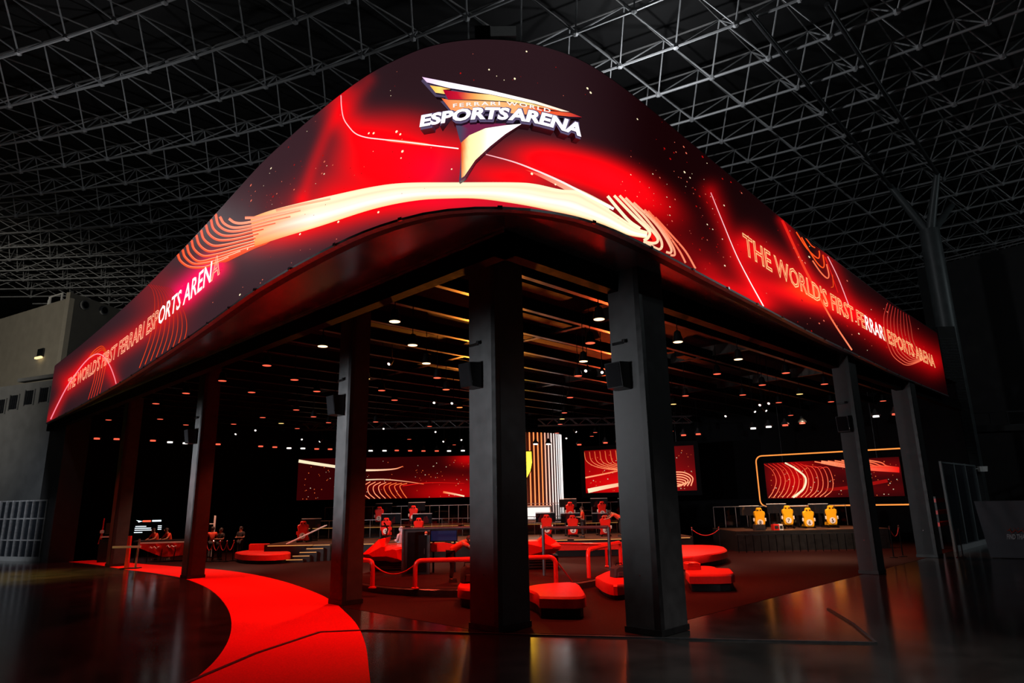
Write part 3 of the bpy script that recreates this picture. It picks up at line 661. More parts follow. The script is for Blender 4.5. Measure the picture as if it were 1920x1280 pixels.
BASE = [(150, 632), (400, 590), (700, 556), (1000, 560), (1250, 585), (1500, 646), (1752, 728)]
sign_text('ESPORTS ARENA', [(a+4, b+10) for a, b in BASE], 122, 'letter_backing', np.array((.1, .075, .15)), .165, .045, .22, .02, grow=.055, sw=.35)
sign_text('ESPORTS ARENA', BASE, 108, 'letter', np.array([1.25, 1.15, 1.3]), .19, .045, .22, .165, sw=.35)
# small lamp units on top of the fascia
for px_, w_ in ((946, .5), (905, .3)):
    s_, z = hit(px_, 78); p = fas(s_, Z1+.045, -.15); fl = thing('flood_lamp', 'small pale floodlight on top of the curved screen' if w_ > .4 else 'small dark lamp bracket on top of the curved screen', 'floodlight', p, RZ)
    m = MB(); m.box((0, 0, .18), (w_, .25, .22)); m.build('housing', 'white_plastic' if w_ > .4 else 'black_metal', fl); m = MB(); m.box((0, 0, .045), (.06, .06, .08)); m.build('bracket', 'black_metal', fl)

# ================================================================== PEOPLE
def skin_mesh(chains, root=0):
    """chains: list of [(x,y,z,r), ...]; the first point of a later chain welds to an existing point when equal"""
    me = bpy.data.meshes.new('body'); vs_, es, rs, key = [], [], [], {}
    for ch in chains:
        prev = None
        for x, y, z, r in ch:
            k = (round(x, 4), round(y, 4), round(z, 4))
            if k not in key: key[k] = len(vs_); vs_.append((x, y, z)); rs.append(r)
            if prev is not None and prev != key[k]: es.append((prev, key[k]))
            prev = key[k]
    me.from_pydata(vs_, es, []); o = bpy.data.objects.new('body', me); COL.objects.link(o)
    mod = o.modifiers.new('skin', 'SKIN'); mod.use_smooth_shade = True; mod.branch_smoothing = .3
    for i, sv in enumerate(me.skin_vertices[0].data): sv.radius = (rs[i], rs[i]); sv.use_root = i == root
    sb = o.modifiers.new('sub', 'SUBSURF'); sb.levels = 1; sb.render_levels = 1
    r = evaluated(o); bpy.data.objects.remove(o); bpy.data.meshes.remove(me); return r
def link_mesh(name, me, mt, parent):
    me.materials.clear(); me.materials.append(MATS[mt]); me.shade_smooth(); o = bpy.data.objects.new(name, me); COL.objects.link(o); o.parent = parent; return o
def person(label, loc, rz, pose='stand', shirt='cloth_red', legs='cloth_black', robe=False, scale=1., scarf=False):
    t = thing('person', label, 'person', loc, rz); t.scale = (scale,)*3
    # joints: x right, y forward, z up
    pel = (0, 0, .95); ch = (0, .02, 1.3); nk = (0, .02, 1.48); hd = (0, .04, 1.62)
    sh = {1: (.19, 0, 1.42), -1: (-.19, 0, 1.42)}; el = {1: (.25, .02, 1.12), -1: (-.25, .02, 1.12)}; wr = {1: (.24, .14, .9), -1: (-.24, .14, .9)}
    kn = {1: (.1, .03, .5), -1: (-.1, .03, .5)}; an = {1: (.1, 0, .08), -1: (-.1, 0, .08)}
    if pose == 'work':   # both forearms forward on a desk
        ch = (0, .1, 1.28); nk = (0, .18, 1.44); hd = (0, .25, 1.56); sh = {s_: (.19*s_, .14, 1.38) for s_ in (1, -1)}; el = {s_: (.27*s_, .3, 1.14) for s_ in (1, -1)}; wr = {s_: (.16*s_, .52, 1.08) for s_ in (1, -1)}
    elif pose == 'hold':
        el = {s_: (.25*s_, .04, 1.14) for s_ in (1, -1)}; wr = {s_: (.1*s_, .3, 1.16) for s_ in (1, -1)}
    elif pose == 'lean':  # bowed forward, arms reaching ahead
        pel = (0, -.1, .92); ch = (0, .22, 1.17); nk = (0, .38, 1.24); hd = (0, .52, 1.27); sh = {s_: (.18*s_, .32, 1.2) for s_ in (1, -1)}; el = {1: (.22, .56, 1.06), -1: (-.22, .52, 1.0)}; wr = {1: (.16, .8, 1.08), -1: (-.16, .74, .94)}; kn = {s_: (.1*s_, -.02, .5) for s_ in (1, -1)}; an = {s_: (.1*s_, -.08, .08) for s_ in (1, -1)}
    elif pose == 'walk':
        kn = {1: (.1, .16, .52), -1: (-.1, -.02, .5)}; an = {1: (.1, .2, .08), -1: (-.1, -.22, .1)}
    L = []; mid = ((pel[0]+ch[0])/2, (pel[1]+ch[1])/2, (pel[2]+ch[2])/2)
    d_ = np.array(hd)-np.array(nk); d_ /= np.linalg.norm(d_); top = tuple(np.array(hd)+d_*.1)
    L.append([(*pel, .13), (*mid, .12), (*ch, .13), (*nk, .055), (*hd, .095), (*top, .075)])
    for s_ in (1, -1):
        w = np.array(wr[s_]); fd = w-np.array(el[s_]); fd /= np.linalg.norm(fd); palm = w+fd*.08
        L.append([(*ch, .13), (*sh[s_], .062), (*el[s_], .045), (*wr[s_], .028), (*palm, .03)])
        side = np.cross(fd, [0, 0, 1]); side /= np.linalg.norm(side)+1e-9; dn = np.array([0, 0, -1.])
        for q in range(4):
            b0 = palm+side*(.026-.0175*q); Lf = (.07, .08, .075, .06)[q]; e1 = b0+fd*Lf*.55; e2 = e1+(fd*.7+dn*.7)*Lf*.45
            L.append([(*palm, .03), (*(b0+fd*.012), .0085), (*e1, .008), (*e2, .0065)])
        th0 = w+fd*.035; th1 = th0+side*.045*s_*-1+fd*.03; L.append([(*w, .028), (*th1, .01), (*(th1+fd*.035), .008)])
        hp = (.09*s_, pel[1], pel[2]-.05)
        toe = (an[s_][0]+.01*s_, an[s_][1]+.17, .035)
        L.append([(*pel, .13), (*hp, .095), (*kn[s_], .062), (*an[s_], .042), (*toe, .038)])
    link_mesh('body', skin_mesh(L), 'skin', t)
    # clothing over the same joints
    if robe:
        m = MB(); m.lathe([(.3, .03), (.29, .25), (.24, .8), (.21, 1.05), (.23, 1.3), (.2, 1.42), (.07, 1.5)], 20); m.build('robe', 'cloth_white', t, True)
        S_ = [[(*ch, .12), (*sh[s_], .085), (*el[s_], .07), (*wr[s_], .06)] for s_ in (1, -1)]; link_mesh('sleeves', skin_mesh(S_), 'cloth_white', t)
    else:
        S_ = [[(*pel, .15), (*mid, .145), (*ch, .15), (nk[0], nk[1], nk[2]-.04, .075)]]
        for s_ in (1, -1):
            e = np.array(sh[s_])*.25+np.array(el[s_])*.75; S_.append([(*ch, .15), (*sh[s_], .08), (*e, .066)])
        link_mesh('shirt', skin_mesh(S_), shirt, t)
        S_ = []
        for s_ in (1, -1):
            hp = (.09*s_, pel[1], pel[2]-.05); S_.append([(pel[0], pel[1], pel[2]+.0, .145), (*hp, .112), (*kn[s_], .08), (an[s_][0], an[s_][1], an[s_][2]+.03, .065)])
        link_mesh('trousers', skin_mesh(S_), legs, t)
    for s_ in (1, -1):
        m = MB(); a = an[s_]; m.box((a[0]+.005*s_, a[1]+.07, .05), (.1, .27, .1), 0, .8); m.build('shoe', 'cloth_black', t)
    # face and hair
    h = np.array(hd); fwd = np.array([0, 1., 0]) if pose != 'lean' else np.array([0, .75, -.66])
    upv = d_ - fwd*(d_@fwd); upv /= np.linalg.norm(upv)+1e-9
    def ball(c, r, name, mt, sc=(1, 1, 1)):
        m = MB(); m.lathe([(r*math.sin(a)*1., -r*math.cos(a)) for a in np.linspace(.05, PI-.05, 8)], 10); o = m.build(name, mt, t, True); o.location = V3(c); o.scale = sc; return o
    ball(h+fwd*.098+upv*.0, .017, 'nose', 'skin', (1, 1.3, 1.5))
    for s_ in (1, -1): ball(h+fwd*.085+upv*.025+np.array([.034*s_, 0, 0]), .011, 'eye', 'ink'); ball(h+np.array([.098*s_, 0, 0]), .028, 'ear', 'skin', (.4, .8, 1.2))
    m = MB(); m.box(tuple(h+fwd*.09-upv*.042), (.045, .014, .01)); m.build('mouth', 'cloth_red', t)
    if scarf:
        ball(h+upv*.035-fwd*.02, .125, 'head_scarf', 'cloth_white', (1, 1.05, 1.)); m = MB(); m.slab_xz([(-.14, 1.36), (.14, 1.36), (.11, 1.68), (-.11, 1.68)], -.13, -.05); m.build('scarf_drape', 'cloth_white', t)
        m = MB(); m.tube([(.118*math.cos(a), .02+.12*math.sin(a), hd[2]+.1) for a in np.linspace(0, 2*PI, 17)], .012, 6); m.build('head_cord', 'cloth_black', t)
    else: ball(h+upv*.03-fwd*.022, .112, 'hair', 'hair', (.98, 1.02, 1.02))
    return t
def lpos(px, d, z=0.):
    """point at depth d and height z seen in photo column px"""
    r = 0.
    for _ in range(8):
        p = local(r, d, z); r += (px-pix(p)[0])*d/FPX
    return local(r, d, z)
LOW, UP, YEL, PLAT = .78, 1.45, 1.0, .22; DK = .031   # deck thickness above the platform bodies
person('person in a red shirt standing on the lower stage beside a racing seat', lpos(1094, 37.0, LOW+DK), RZ+1.3, 'hold', scale=.93)
person('person in an orange-red shirt bowing over the racing seat next to the broad right column', lpos(1163, 37.2, LOW+DK), RZ+1.5, 'lean', scale=1.)
person('person in a white robe and head scarf standing behind the red pod', lpos(752, 31.5, .006), RZ+1.0, 'hold', robe=True, scarf=True, scale=.98)
person('person in an orange-red shirt bowing down behind the red hoop rail', lpos(850, 22.8, PLAT+.013), RZ-1.45, 'lean', scale=1.02)
person('person in a red shirt working at the reception desk, nearer the screen', lpos(290, 38.3), RZ+2.6, 'work', scale=1.02)
person('person in a red shirt working at the reception desk, nearer the column', lpos(315, 38.2), RZ+2.5, 'work', scale=1.02)
person('person in a red jacket and black trousers walking by the rope line, nearest the column', lpos(394, 37.6), RZ+.4, 'walk')
person('person in dark clothes with arms out standing at the rope line', lpos(411, 37.4), RZ+2.7, 'hold', 'cloth_black', scale=.96)
person('person dressed all in black standing at the end of the red sofa', lpos(448.5, 38.4), RZ+2.9, 'hold', 'cloth_black', scale=.98)

# ================================================================== STAGE
def lbox(name, r0, r1, d0, d1, z0, z1, mt, parent=None):
    m = MB(); c = local((r0+r1)/2, (d0+d1)/2); m.box((c[0], c[1], (z0+z1)/2), (r1-r0, d1-d0, z1-z0), RZ); return m.build(name, mt, parent)
def platform(label, r0, r1, d0, d1, z, only=None, strip='strip_warm'):
    c = local((r0+r1)/2, (d0+d1)/2); t = thing('stage_platform', label, 'platform', c, RZ); w_, dd = r1-r0, d1-d0
    m = MB(); m.box((0, 0, z/2), (w_, dd, z)); m.build('body', 'black_paint', t)
    m = MB(); m.box((0, 0, z+.015), (w_, dd, .03)); m.build('deck', 'stage_floor', t)
    n_ = max(1, int(w_/3))
    for k in range(n_):
        if only is not None and k not in only: continue
        m = MB(); m.box((-w_/2+(k+.5)*w_/n_, -dd/2-.012, z-.03), (w_/n_-.35, .03, .035)); m.build('light_strip', strip, t)
    return t
platform('long low stage with lit front edge carrying the lower row of seats', -13.2, 9.3, 36.2, 41.6, LOW)
platform('raised rear stage carrying the upper row of seats', -13., 9.6, 41.65, 45.0, UP)
platform('stage with lit edge under the yellow seats', 11.6, 19.6, 36.3, 40.6, YEL, ())
c = local(-1.2, 25.6); t = thing('round_podium', 'low round dark podium under the red pods and hoop rails', 'podium', c)
m = MB(); m.lathe([(4.7, 0.006), (4.7, .19), (4.66, PLAT)], 64); m.build('body', 'dark_steel', t)
m = MB(); m.lathe([(4.6, PLAT), (4.6, PLAT+.012)], 64); m.build('carpet_top', 'arena_carpet', t)

# ---- racing seats seen from behind
def seat_proto(color):
    out = [(-.2, .02), (-.25, .1), (-.29, .34), (-.26, .55), (-.31, .72), (-.29, .84), (-.17, .9), (-.14, 1.02), (-.1, 1.06), (.1, 1.06), (.14, 1.02), (.17, .9), (.29, .84), (.31, .72), (.26, .55), (.29, .34), (.25, .1), (.2, .02)]
    return out
NUMC = {}
def racing_seat(label, px, py, d, zp, num, color, rot=0., group=None, k=1.):
    p = at_d(px, py, d); zp += DK; zc = p[2]; loc = (p[0], p[1], zp); t = thing('racing_seat', label, 'racing seat', loc, RZ+rot, group)
    zb = zc-.5*k-zp
    m = MB(); m.slab_xz([(a*k, zb+b*k) for a, b in seat_proto(color)], -.09, .06, .05); s_ = m.build('backrest', color, t, True)
    m = MB(); m.box((-.085*k, -.1, zb+.93*k), (.07, .03, .05)); m.box((.085*k, -.1, zb+.93*k), (.07, .03, .05)); m.build('harness_slot', 'black_matte', s_)
    m = MB(); m.slab_xz([(.165*k*math.cos(a), zb+.27*k+.165*k*math.sin(a)) for a in np.linspace(0, 2*PI, 21)[:-1]], -.115, -.085); dsk = m.build('number_disc', 'white_plastic', t)
    if num not in NUMC: NUMC[num] = text_mesh(num, .02)
    v, f = NUMC[num]; cx = (v[:, 0].max()+v[:, 0].min())/2; mb = MB(); mb.add([((a-cx)*.26*k, -.12, zb+.27*k+(b-.35)*.26*k) for a, b, _ in v], f); mb.build('numeral', 'ink', dsk)
    m = MB(); m.box((0, .28, zb+.1), (.5*k, .55, .16), 0, .92); m.build('seat_base', color, t)
    m = MB()
    for x_ in (-.24, .24):
        m.box((x_, .45, max(.05, zb-.1)), (.06, 1.4, .08)); m.box((x_, -.1, max(.1, zb)/2), (.06, .06, max(.1, zb))); m.box((x_, 1.05, .3), (.06, .06, .6))
    m.build('rig_frame', 'black_metal', t)
    m = MB(); m.tube([(0, .78, zb+.35), (0, .95, zb+.42)], .03, 8); m.tube([(.15*math.cos(a), .78, zb+.36+.15*math.sin(a)) for a in np.linspace(0, 2*PI, 15)], .018, 6); m.build('steering_wheel', 'black_metal', t)
    for sx in (-1, 1):
        m = MB(); m.lathe([(.0, -.06), (.07, -.05), (.07, .05), (0, .06)], 10); o = m.build('bolster', 'white_plastic' if d > 40 or px > 1000 else color, t, True); o.location = (sx*.31*k, -.02, zb+.42*k); o.scale = (.6, .5, 1.6)
    mon = thing('monitor_bank', 'black monitors before the ' + label.replace('racing ', ''), 'monitor', np.array(loc)+FH*1.5, RZ+rot, group and 'monitor banks on the stages')
    m = MB(); hz = zb+.62
    for x0, x1, y0, y1 in ((-.56, -.22, -.14, 0), (-.22, .22, 0, 0), (.22, .56, 0, -.14)):
        m.add([(x0, y0, hz), (x1, y1, hz), (x1, y1, hz+.5), (x0, y0, hz+.5), (x0, y0+.05, hz), (x1, y1+.05, hz), (x1, y1+.05, hz+.5), (x0, y0+.05, hz+.5)], [(0, 1, 2, 3), (5, 4, 7, 6), (3, 2, 6, 7), (1, 0, 4, 5), (0, 3, 7, 4), (2, 1, 5, 6)])
    m.build('screen', 'dark_glass', mon); m = MB(); m.box((0, .02, hz+.53), (1.1, .05, .035)); m.build('light_bar', 'white_plastic', mon); m = MB(); m.box((0, .05, hz/2), (.12, .1, hz)); m.box((0, .05, .03), (.7, .4, .06)); m.build('stand', 'black_metal', mon)
    return t
RS = 'red_shell'; g = 'red racing seats on the stages'
racing_seat('red racing seat numbered 4 at the left end of the lower stage', 568, 996, 38, LOW, '4', RS, .1, g)
racing_seat('red racing seat on the rear stage above the red pod', 711, 965, 43, UP, '2', RS, 0, g, .9)
racing_seat('red racing seat on the rear stage above the black cabinet', 775, 963, 43, UP, '3', RS, 0, g, .9)
racing_seat('red racing seat on the lower stage just above the red pod', 724, 988, 38, LOW, '5', RS, 0, g, .9)
racing_seat('red racing seat on the lower stage just above the black cabinet', 785, 988, 38, LOW, '6', RS, 0, g, .9)
racing_seat('red racing seat on the raised rear stage, nearest the glowing tubes', 1069, 956, 43, UP, '8', RS, 0, g, .9)
racing_seat('red racing seat on the rear stage over the bowing person', 1129, 955, 43, UP, '9', RS, 0, g, .9)
racing_seat('red racing seat on the rear stage half behind the broad right column', 1182, 955, 43, UP, '1', RS, 0, g, .9)
racing_seat('red racing seat on the lower stage nearest the broad middle column', 1025, 984, 38, LOW, '7', RS, 0, g)
racing_seat('red racing seat on the lower stage beside the standing person', 1074, 985, 38, LOW, '2', RS, 0, g)
racing_seat('red racing seat on the lower stage that the bowing person reaches for', 1135, 985, 38, LOW, '3', RS, 0, g)
g = 'yellow racing seats on the side stage'
for px, py, nn, ww in ((1424, 971, '8', 'first yellow racing seat from the broad columns, over the bright box'), (1477, 967, '7', 'yellow racing seat marked 7, second of four'), (1516, 971, '6', 'yellow racing seat third of four, a cloth over its disc'), (1559, 967, '5', 'yellow racing seat partly hidden by a dark post, last of four')):
    racing_seat(ww, px, py, 38, YEL, nn, 'yellow_shell', -.12, g, 1.)

# ---- balustrades of thin posts with glass
def balustrade(label, r0, r1, d, z, h, step=.62, lit=False):
    n_ = int((r1-r0)/step); c = local((r0+r1)/2, d, z+DK); t = thing('balustrade', label, 'balustrade', c, RZ, None)
    pm = MB(); pm.tube([(0, 0, 0.03), (0, 0, h)], .016, 6); pme = pm.mesh('post', 'trim_alu')
    for k in range(n_+1):
        o = bpy.data.objects.new('post', pme); COL.objects.link(o); o.parent = t; o.location = ((k/n_-.5)*(r1-r0), 0, 0)
    m = MB(); m.box((0, 0, h), (r1-r0, .05, .04)); m.build('handrail', 'trim_alu', t)
    gm = MB(); gm.box((0, 0, 0), (step*.9, .012, h*.8)); gme = gm.mesh('pane', 'glass_panel')
    for k in range(n_):
        o = bpy.data.objects.new('pane', gme); COL.objects.link(o); o.parent = t; o.location = (((k+.5)/n_-.5)*(r1-r0), 0, h*.5)
balustrade('thin-post glass balustrade along the back of the raised stage', -12.5, 9.4, 44.85, UP, 1.15)
balustrade('thin-post glass balustrade between the lower and raised stages', -12.5, 9.2, 41.4, LOW, 1.05)
balustrade('thin-post glass balustrade behind the yellow seats', 11.7, 19.5, 40.4, YEL, 1.2)
# steps at the left end of the stage
t = thing('stage_stairs', 'lit stairs climbing to the stage beside the seat numbered 4', 'stairs', lpos(553, 34.9), RZ)
for k in range(5):
    m = MB(); m.box((.28*k, .2*k, .08*(k+1)), (.9, .32, .16*(k+1))); s_ = m.build('step', 'black_paint', t)
    m = MB(); m.box((.28*k, .2*k-.17, .16*(k+1)-.02), (.85, .02, .03)); m.build('edge_light', 'strip_warm', s_)
for sx in (0., .1):
    m = MB(); m.tube([(-.5, sx*3, .9), (1.2, .9+sx*3, 1.75)], .022, 8); m.build('handrail', 'white_plastic', t)

# ---- glowing tube drum with the shield
c = lpos(972, 48.6); drum = thing('tube_drum', 'tall round drum of glowing vertical tubes, orange turning white', 'light column', c, RZ)
R_ = 3.36; m = MB(); m.lathe([(R_-.25, UP), (R_-.25, 7.4)], 48); m.build('core', 'drum_core', drum)
for k in range(-14, 15):
    a = math.radians(5.1*k); x_, y_ = R_*math.sin(a), -R_*math.cos(a)
    tt = min(1, max(0, (x_-1.6)/1.2)); nm_ = 'tube_glow_%d' % int(round(tt*4))
    if nm_ not in MATS:
        q = round(tt*4)/4; mat(nm_, (.1, .1, .1), .4, emis=(1, .28+.62*q, .07+.8*q), est=1.15+.35*q)
    m = MB(); m.tube([(x_, y_, UP+.1), (x_, y_, 7.35)], .046-.014*tt, 8); m.build('light_tube', nm_, drum)
m = MB(); m.lathe([(R_+.1, 7.35), (R_+.1, 7.55)], 48); m.build('cap_ring', 'black_metal', drum)
p = at_d(976, 876, 43.4); t = thing('shield_emblem', 'glowing yellow shield hung before the glowing tubes, half behind the broad column', 'emblem', (p[0], p[1], p[2]), RZ)
sh_ = [(-.72, 1.), (.72, 1.), (.74, .3), (.62, -.25), (.36, -.7), (0, -1.0), (-.36, -.7), (-.62, -.25), (-.74, .3)]
m = MB(); m.slab_xz(sh_, -.08, .08, .04); m.build('shield', 'shield_yellow', t); m = MB(); m.slab_xz([(a*1.08, b*1.06) for a, b in sh_], -.02, .12); m.build('rim', 'black_metal', t)
m = MB(); m.tube([(0, .05, 1.), (0, .05, 9.1-p[2])], .02, 6); m.build('hanger', 'black_metal', t)
# counter added to carry the white reflected glow at the foot of the drum
p = lpos(1008, 43.2, UP+DK); t = thing('glow_counter', 'white counter added to carry the glow at the foot of the tubes', 'counter', p, RZ)
m = MB(); m.box((0, 0, .5), (1.7, .6, .94)); m.build('body', 'white_plastic', t); m = MB(); m.box((0, -.31, .55), (1.55, .02, .7)); m.build('glow_panel', 'white_glow', t); m = MB(); m.box((0, 0, 1.0), (1.8, .7, .06)); m.build('top', 'white_plastic', t)

# ---- big indoor screens
def video_wall(label, tl, bl, tr, br, kind, frame=.25, neon=False, seed=1):
    """four corners in space; local u,v drawing on the panel"""
    tl, bl, tr, br = map(np.array, (tl, bl, tr, br)); o0 = (bl+br)/2; t = thing('video_wall', label, 'screen', (o0[0], o0[1], o0[2]))
    U = (tr-tl+br-bl)/2; W = np.linalg.norm(U[:2]); H = (tl[2]-bl[2]+tr[2]-br[2])/2; ux = np.array([U[0]/W, U[1]/W]); nx = np.array([ux[1], -ux[0]]); t.rotation_euler = (0, 0, math.atan2(ux[1], ux[0]))
    def P(u, v, off): return ((u-.5)*W, -off, v*H)
    NU, NV = 60, 20; vs_, cs = [], []
    for i in range(NU+1):
        for j in range(NV+1):
            u, v = i/NU, j/NV; vs_.append(P(u, v, 0.)); c = np.array([.028, .0005, .001])
            for cu, cv, ru, rv, am in {'L': [(.88, .12, .22, .28, .5), (.97, .92, .08, .16, .5), (.5, .32, .12, .12, .12)], 'C': [(.3, .6, .5, .5, .4), (.3, .15, .5, .25, .5), (.93, .3, .12, .2, .1)], 'R': [(.24, .5, .17, .6, .5), (.7, .2, .4, .15, .05), (.85, .75, .25, .2, .12)]}[kind]:
                c = c+np.array([1, .001, .002])*am*math.exp(-((u-cu)/ru)**2-((v-cv)/rv)**2)
            cs.append(c)
    m = MB(); m.add(vs_, [(i*(NV+1)+j, (i+1)*(NV+1)+j, (i+1)*(NV+1)+j+1, i*(NV+1)+j+1) for i in range(NU) for j in range(NV)], cs); m.build('display_panel', 'led_display', t)
    m = MB(); m.box((0, .08, H/2), (W+.02, .12, H+.02)); m.build('cabinet', 'black_matte', t)
    if frame:
        m = MB()
        for a, b, c_, d_ in ((0, -frame/2, W+2*frame, frame), (0, H+frame/2, W+2*frame, frame)): m.box((a, .02, b), (c_, .14, d_))
        for sx in (-1, 1): m.box((sx*(W/2+frame/2), .02, H/2), (frame, .14, H))
        m.build('bezel', 'black_matte', t)
    def rib(pts, w0, c0, w1=None, c1=None):
        Q = spline(pts, 8); Q = np.array([(min(max(a, 0), 1), min(max(b, 0), 1)) for a, b in Q]); n_ = len(Q); D = np.gradient(Q*[W, H], axis=0); D /= np.linalg.norm(D, axis=1)[:, None]+1e-9; vv, cc = [], []
        for i in range(n_):
            t_ = i/(n_-1); wd = w0+((w1 or w0)-w0)*t_; c_ = np.array(c0)*(1-t_)+np.array(c0 if c1 is None else c1)*t_
            for sg in (-1, 1):
                x_ = Q[i][0]*W-W/2-sg*D[i][1]*wd/2; z_ = Q[i][1]*H+sg*D[i][0]*wd/2; vv.append((min(max(x_, -W/2), W/2), -.012, min(max(z_, 0), H))); cc.append(c_)
        mb = MB(); mb.add(vv, [(2*i, 2*i+1, 2*i+3, 2*i+2) for i in range(n_-1)], cc); mb.build('light_trail', 'led_display', t)
    O_, Cm = np.array([1., .16, .04]), CREAM*.85
    if kind == 'L':
        rib([(0, .95), (.12, .86), (.25, .77)], .22, Cm, .2, Cm*.9); rib([(.3, .7), (.45, .69), (.55, .71), (.6, .77)], .16, Cm, .05, O_)
        for k in range(9): rib([(.385+.03*k, .42-.008*k), (.345+.03*k, .3), (.345+.032*k, .14), (.385+.03*k, .0)], .06, O_+Cm*.2*(k < 5))
        rib([(.39, .46), (.5, .46), (.62, .4), (.72, .33)], .09, Cm*.8, .04, O_); rib([(.6, .3), (.75, .36), (.95, .33)], .06, RED, .04, RED*.6); rib([(.83, .13), (.9, .07), (.95, .02)], .14, O_, .1, Cm)
    elif kind == 'C':
        for k in range(9): rib([(.0+.05*k, .97), (.02+.05*k, .75-.01*k), (.12+.05*k, .6), (.3+.03*k, .52), (.5, .56)], .05, O_*.8, .05, O_+Cm*.2)
        rib([(.0, .36), (.2, .44), (.45, .56)], .1, O_+Cm*.3, .08, O_); rib([(.02, .05), (.2, .13), (.45, .22), (.6, .25)], .3, Cm, .16, O_)
        for k in range(7): rib([(.78, .42-.05*k), (.9-.01*k, .4-.05*k), (.97-.02*k, .28-.03*k), (.95-.03*k, .1)], .07, O_+Cm*.3)
    else:
        for k in range(13):
            b_ = .0+.036*k; rib([(b_+.0, .98-.02*max(0, k-7)*2), (.06+b_, .8), (.085+b_, .5), (.05+b_*1.05, .2), (.01+b_, .02)], .035, RED, .05, O_+Cm*.15)
        rib([(.17, .99), (.25, .8), (.315, .55), (.29, .25), (.2, .01)], .1, Cm, .14, Cm)
        for k in range(8): rib([(.4+.05*k, .98), (.52+.05*k, .88), (.7+.03*k, .78), (.99, .72)], .07, O_+Cm*.1, .08, RED)
        rib([(.45, .96), (.6, .84), (.78, .74), (.99, .66)], .2, O_+Cm*.25, .3, RED); rib([(.45, .2), (.65, .26), (.9, .4)], .2, RED*.3, .2, RED*.35)
    mb = MB(); rr = random.Random(seed)
    for _ in range(110):
        u, v, s_ = rr.random(), rr.random(), .02+.025*rr.random(); c_ = (O_*.7 if rr.random() < .6 else Cm*.6); x_, z_ = (u-.5)*W*.96, .05+v*H*.9
        mb.add([(x_-s_, -.01, z_), (x_, -.01, z_-s_), (x_+s_, -.01, z_), (x_, -.01, z_+s_)], [(0, 1, 2, 3)], [c_]*4)
    o = mb.build('sparks', 'led_display', t); o['kind'] = 'stuff'
    if neon:
        e = .5; rr_ = .4; pts = []
        for cx, cz, a0 in ((W/2+e-rr_, H+e-rr_, 0), (-W/2-e+rr_, H+e-rr_, 90), (-W/2-e+rr_, -e+rr_, 180), (W/2+e-rr_, -e+rr_, 270)):
            for a in np.linspace(a0, a0+90, 6): pts.append((cx+rr_*math.cos(math.radians(a)), -.04, cz+rr_*math.sin(math.radians(a))))
        m = MB(); m.tube(pts+[pts[0]], .042, 8); m.build('neon_frame', 'neon_orange', t)
    for sx in (-.35, .35):
        m = MB(); m.tube([(sx*W, .1, H), (sx*W, .1, 9.1-o0[2])], .03, 6); m.build('hanger', 'black_metal', t)
video_wall('wide screen of red light trails over the left half of the stage', at_d(557, 857, 50.), at_d(557, 937, 50.), at_d(886, 857, 50.), at_d(886, 932, 50.), 'L', 0)
video_wall('dark-framed screen hung behind the broad right column', at_d(1096, 846, 47), at_d(1100, 925, 47), at_d(1303, 833, 44), at_d(1306, 918, 44), 'C', .3)
video_wall('screen ringed by an orange neon line above the yellow seats', at_d(1436, 871, 45.6), at_d(1441, 934, 45.6), at_d(1692, 853, 41.), at_d(1695, 930, 41.), 'R', 0, True)

# ================================================================== FURNITURE ON THE ARENA FLOOR
def bench(label, top_px, zt=.48, zc=.22, base_in=.14, name='bench', cush='red_leather'):
    P = [at_z(x, y, zt) for x, y in top_px]; c = np.mean(P, axis=0); t = thing(name, label, 'bench', (c[0], c[1], .013))
    Q = [(p[0]-c[0], p[1]-c[1]) for p in spline(P+[P[0]], 3)[:-1]]
    m = MB(); m.prism(Q, zc, zt, .05); m.build('cushion', cush, t, True)
    m = MB(); m.prism([(a*(1-base_in/(math.hypot(a, b)+.3)), b*(1-base_in/(math.hypot(a, b)+.3))) for a, b in Q], 0, zc); m.build('base', 'black_paint', t)
    return t
bench('angular red bench on a black base just right of the broad middle column', [(1011, 1119), (1050, 1120), (1092, 1119), (1097, 1111), (1080, 1093), (1040, 1093), (1000, 1097), (985, 1103), (1004, 1112)])
bench('red bench with a dark bag on it, peeping out left of the broad middle column', [(858, 1097), (862, 1103), (905, 1106), (935, 1100), (930, 1090), (895, 1087), (866, 1089)])
bench('blocky red bench nearest the right column, with a rounded corner', [(1292, 1078), (1370, 1077), (1373, 1070), (1368, 1066), (1345, 1065), (1336, 1062), (1310, 1061), (1285, 1066)])
bench('long oval red bench behind the broad right column', [(1160, 1042), (1200, 1046), (1287, 1044), (1325, 1040), (1358, 1034), (1362, 1028), (1345, 1023), (1300, 1021.5), (1220, 1023), (1165, 1027)], .5, .2)
t = bench('curved red sofa near the rope line on the left', [(441, 1035), (455, 1038.5), (500, 1039.5), (541, 1037), (541, 1033.5), (505, 1031), (465, 1031.5)], .46, .16)
t2 = t; cc_ = np.array(t.location); B_ = [at_z(x, y, .46)-cc_ for x, y in ((466, 1032.5), (505, 1032), (506, 1031), (468, 1031.5))]
m = MB(); m.prism([(b[0], b[1]) for b in B_], .45, .8, .04); m.build('backrest', 'red_leather', t, True)
t = bench('low moulded red lounge seat holding dark bags beside the broad right column', [(1116, 1081), (1130, 1091), (1150, 1097), (1172, 1095), (1196, 1089), (1210, 1076), (1195, 1068), (1165, 1066), (1140, 1071)], .4, .12)
p = at_z(1298, 1068, .48); t = thing('cushion_block', 'red bolster block on the blocky bench by the right column', 'cushion', (p[0], p[1], .48), RZ)
m = MB(); m.slab_xz([(-.22, .0), (.24, .0), (.24, .2), (.17, .24), (-.17, .24), (-.22, .2)], -.2, .25, .03); m.build('pad', 'red_leather', t, True); m = MB(); m.box((0, -.202, .12), (.42, .008, .015)); m.build('piping', 'red_paint', t)
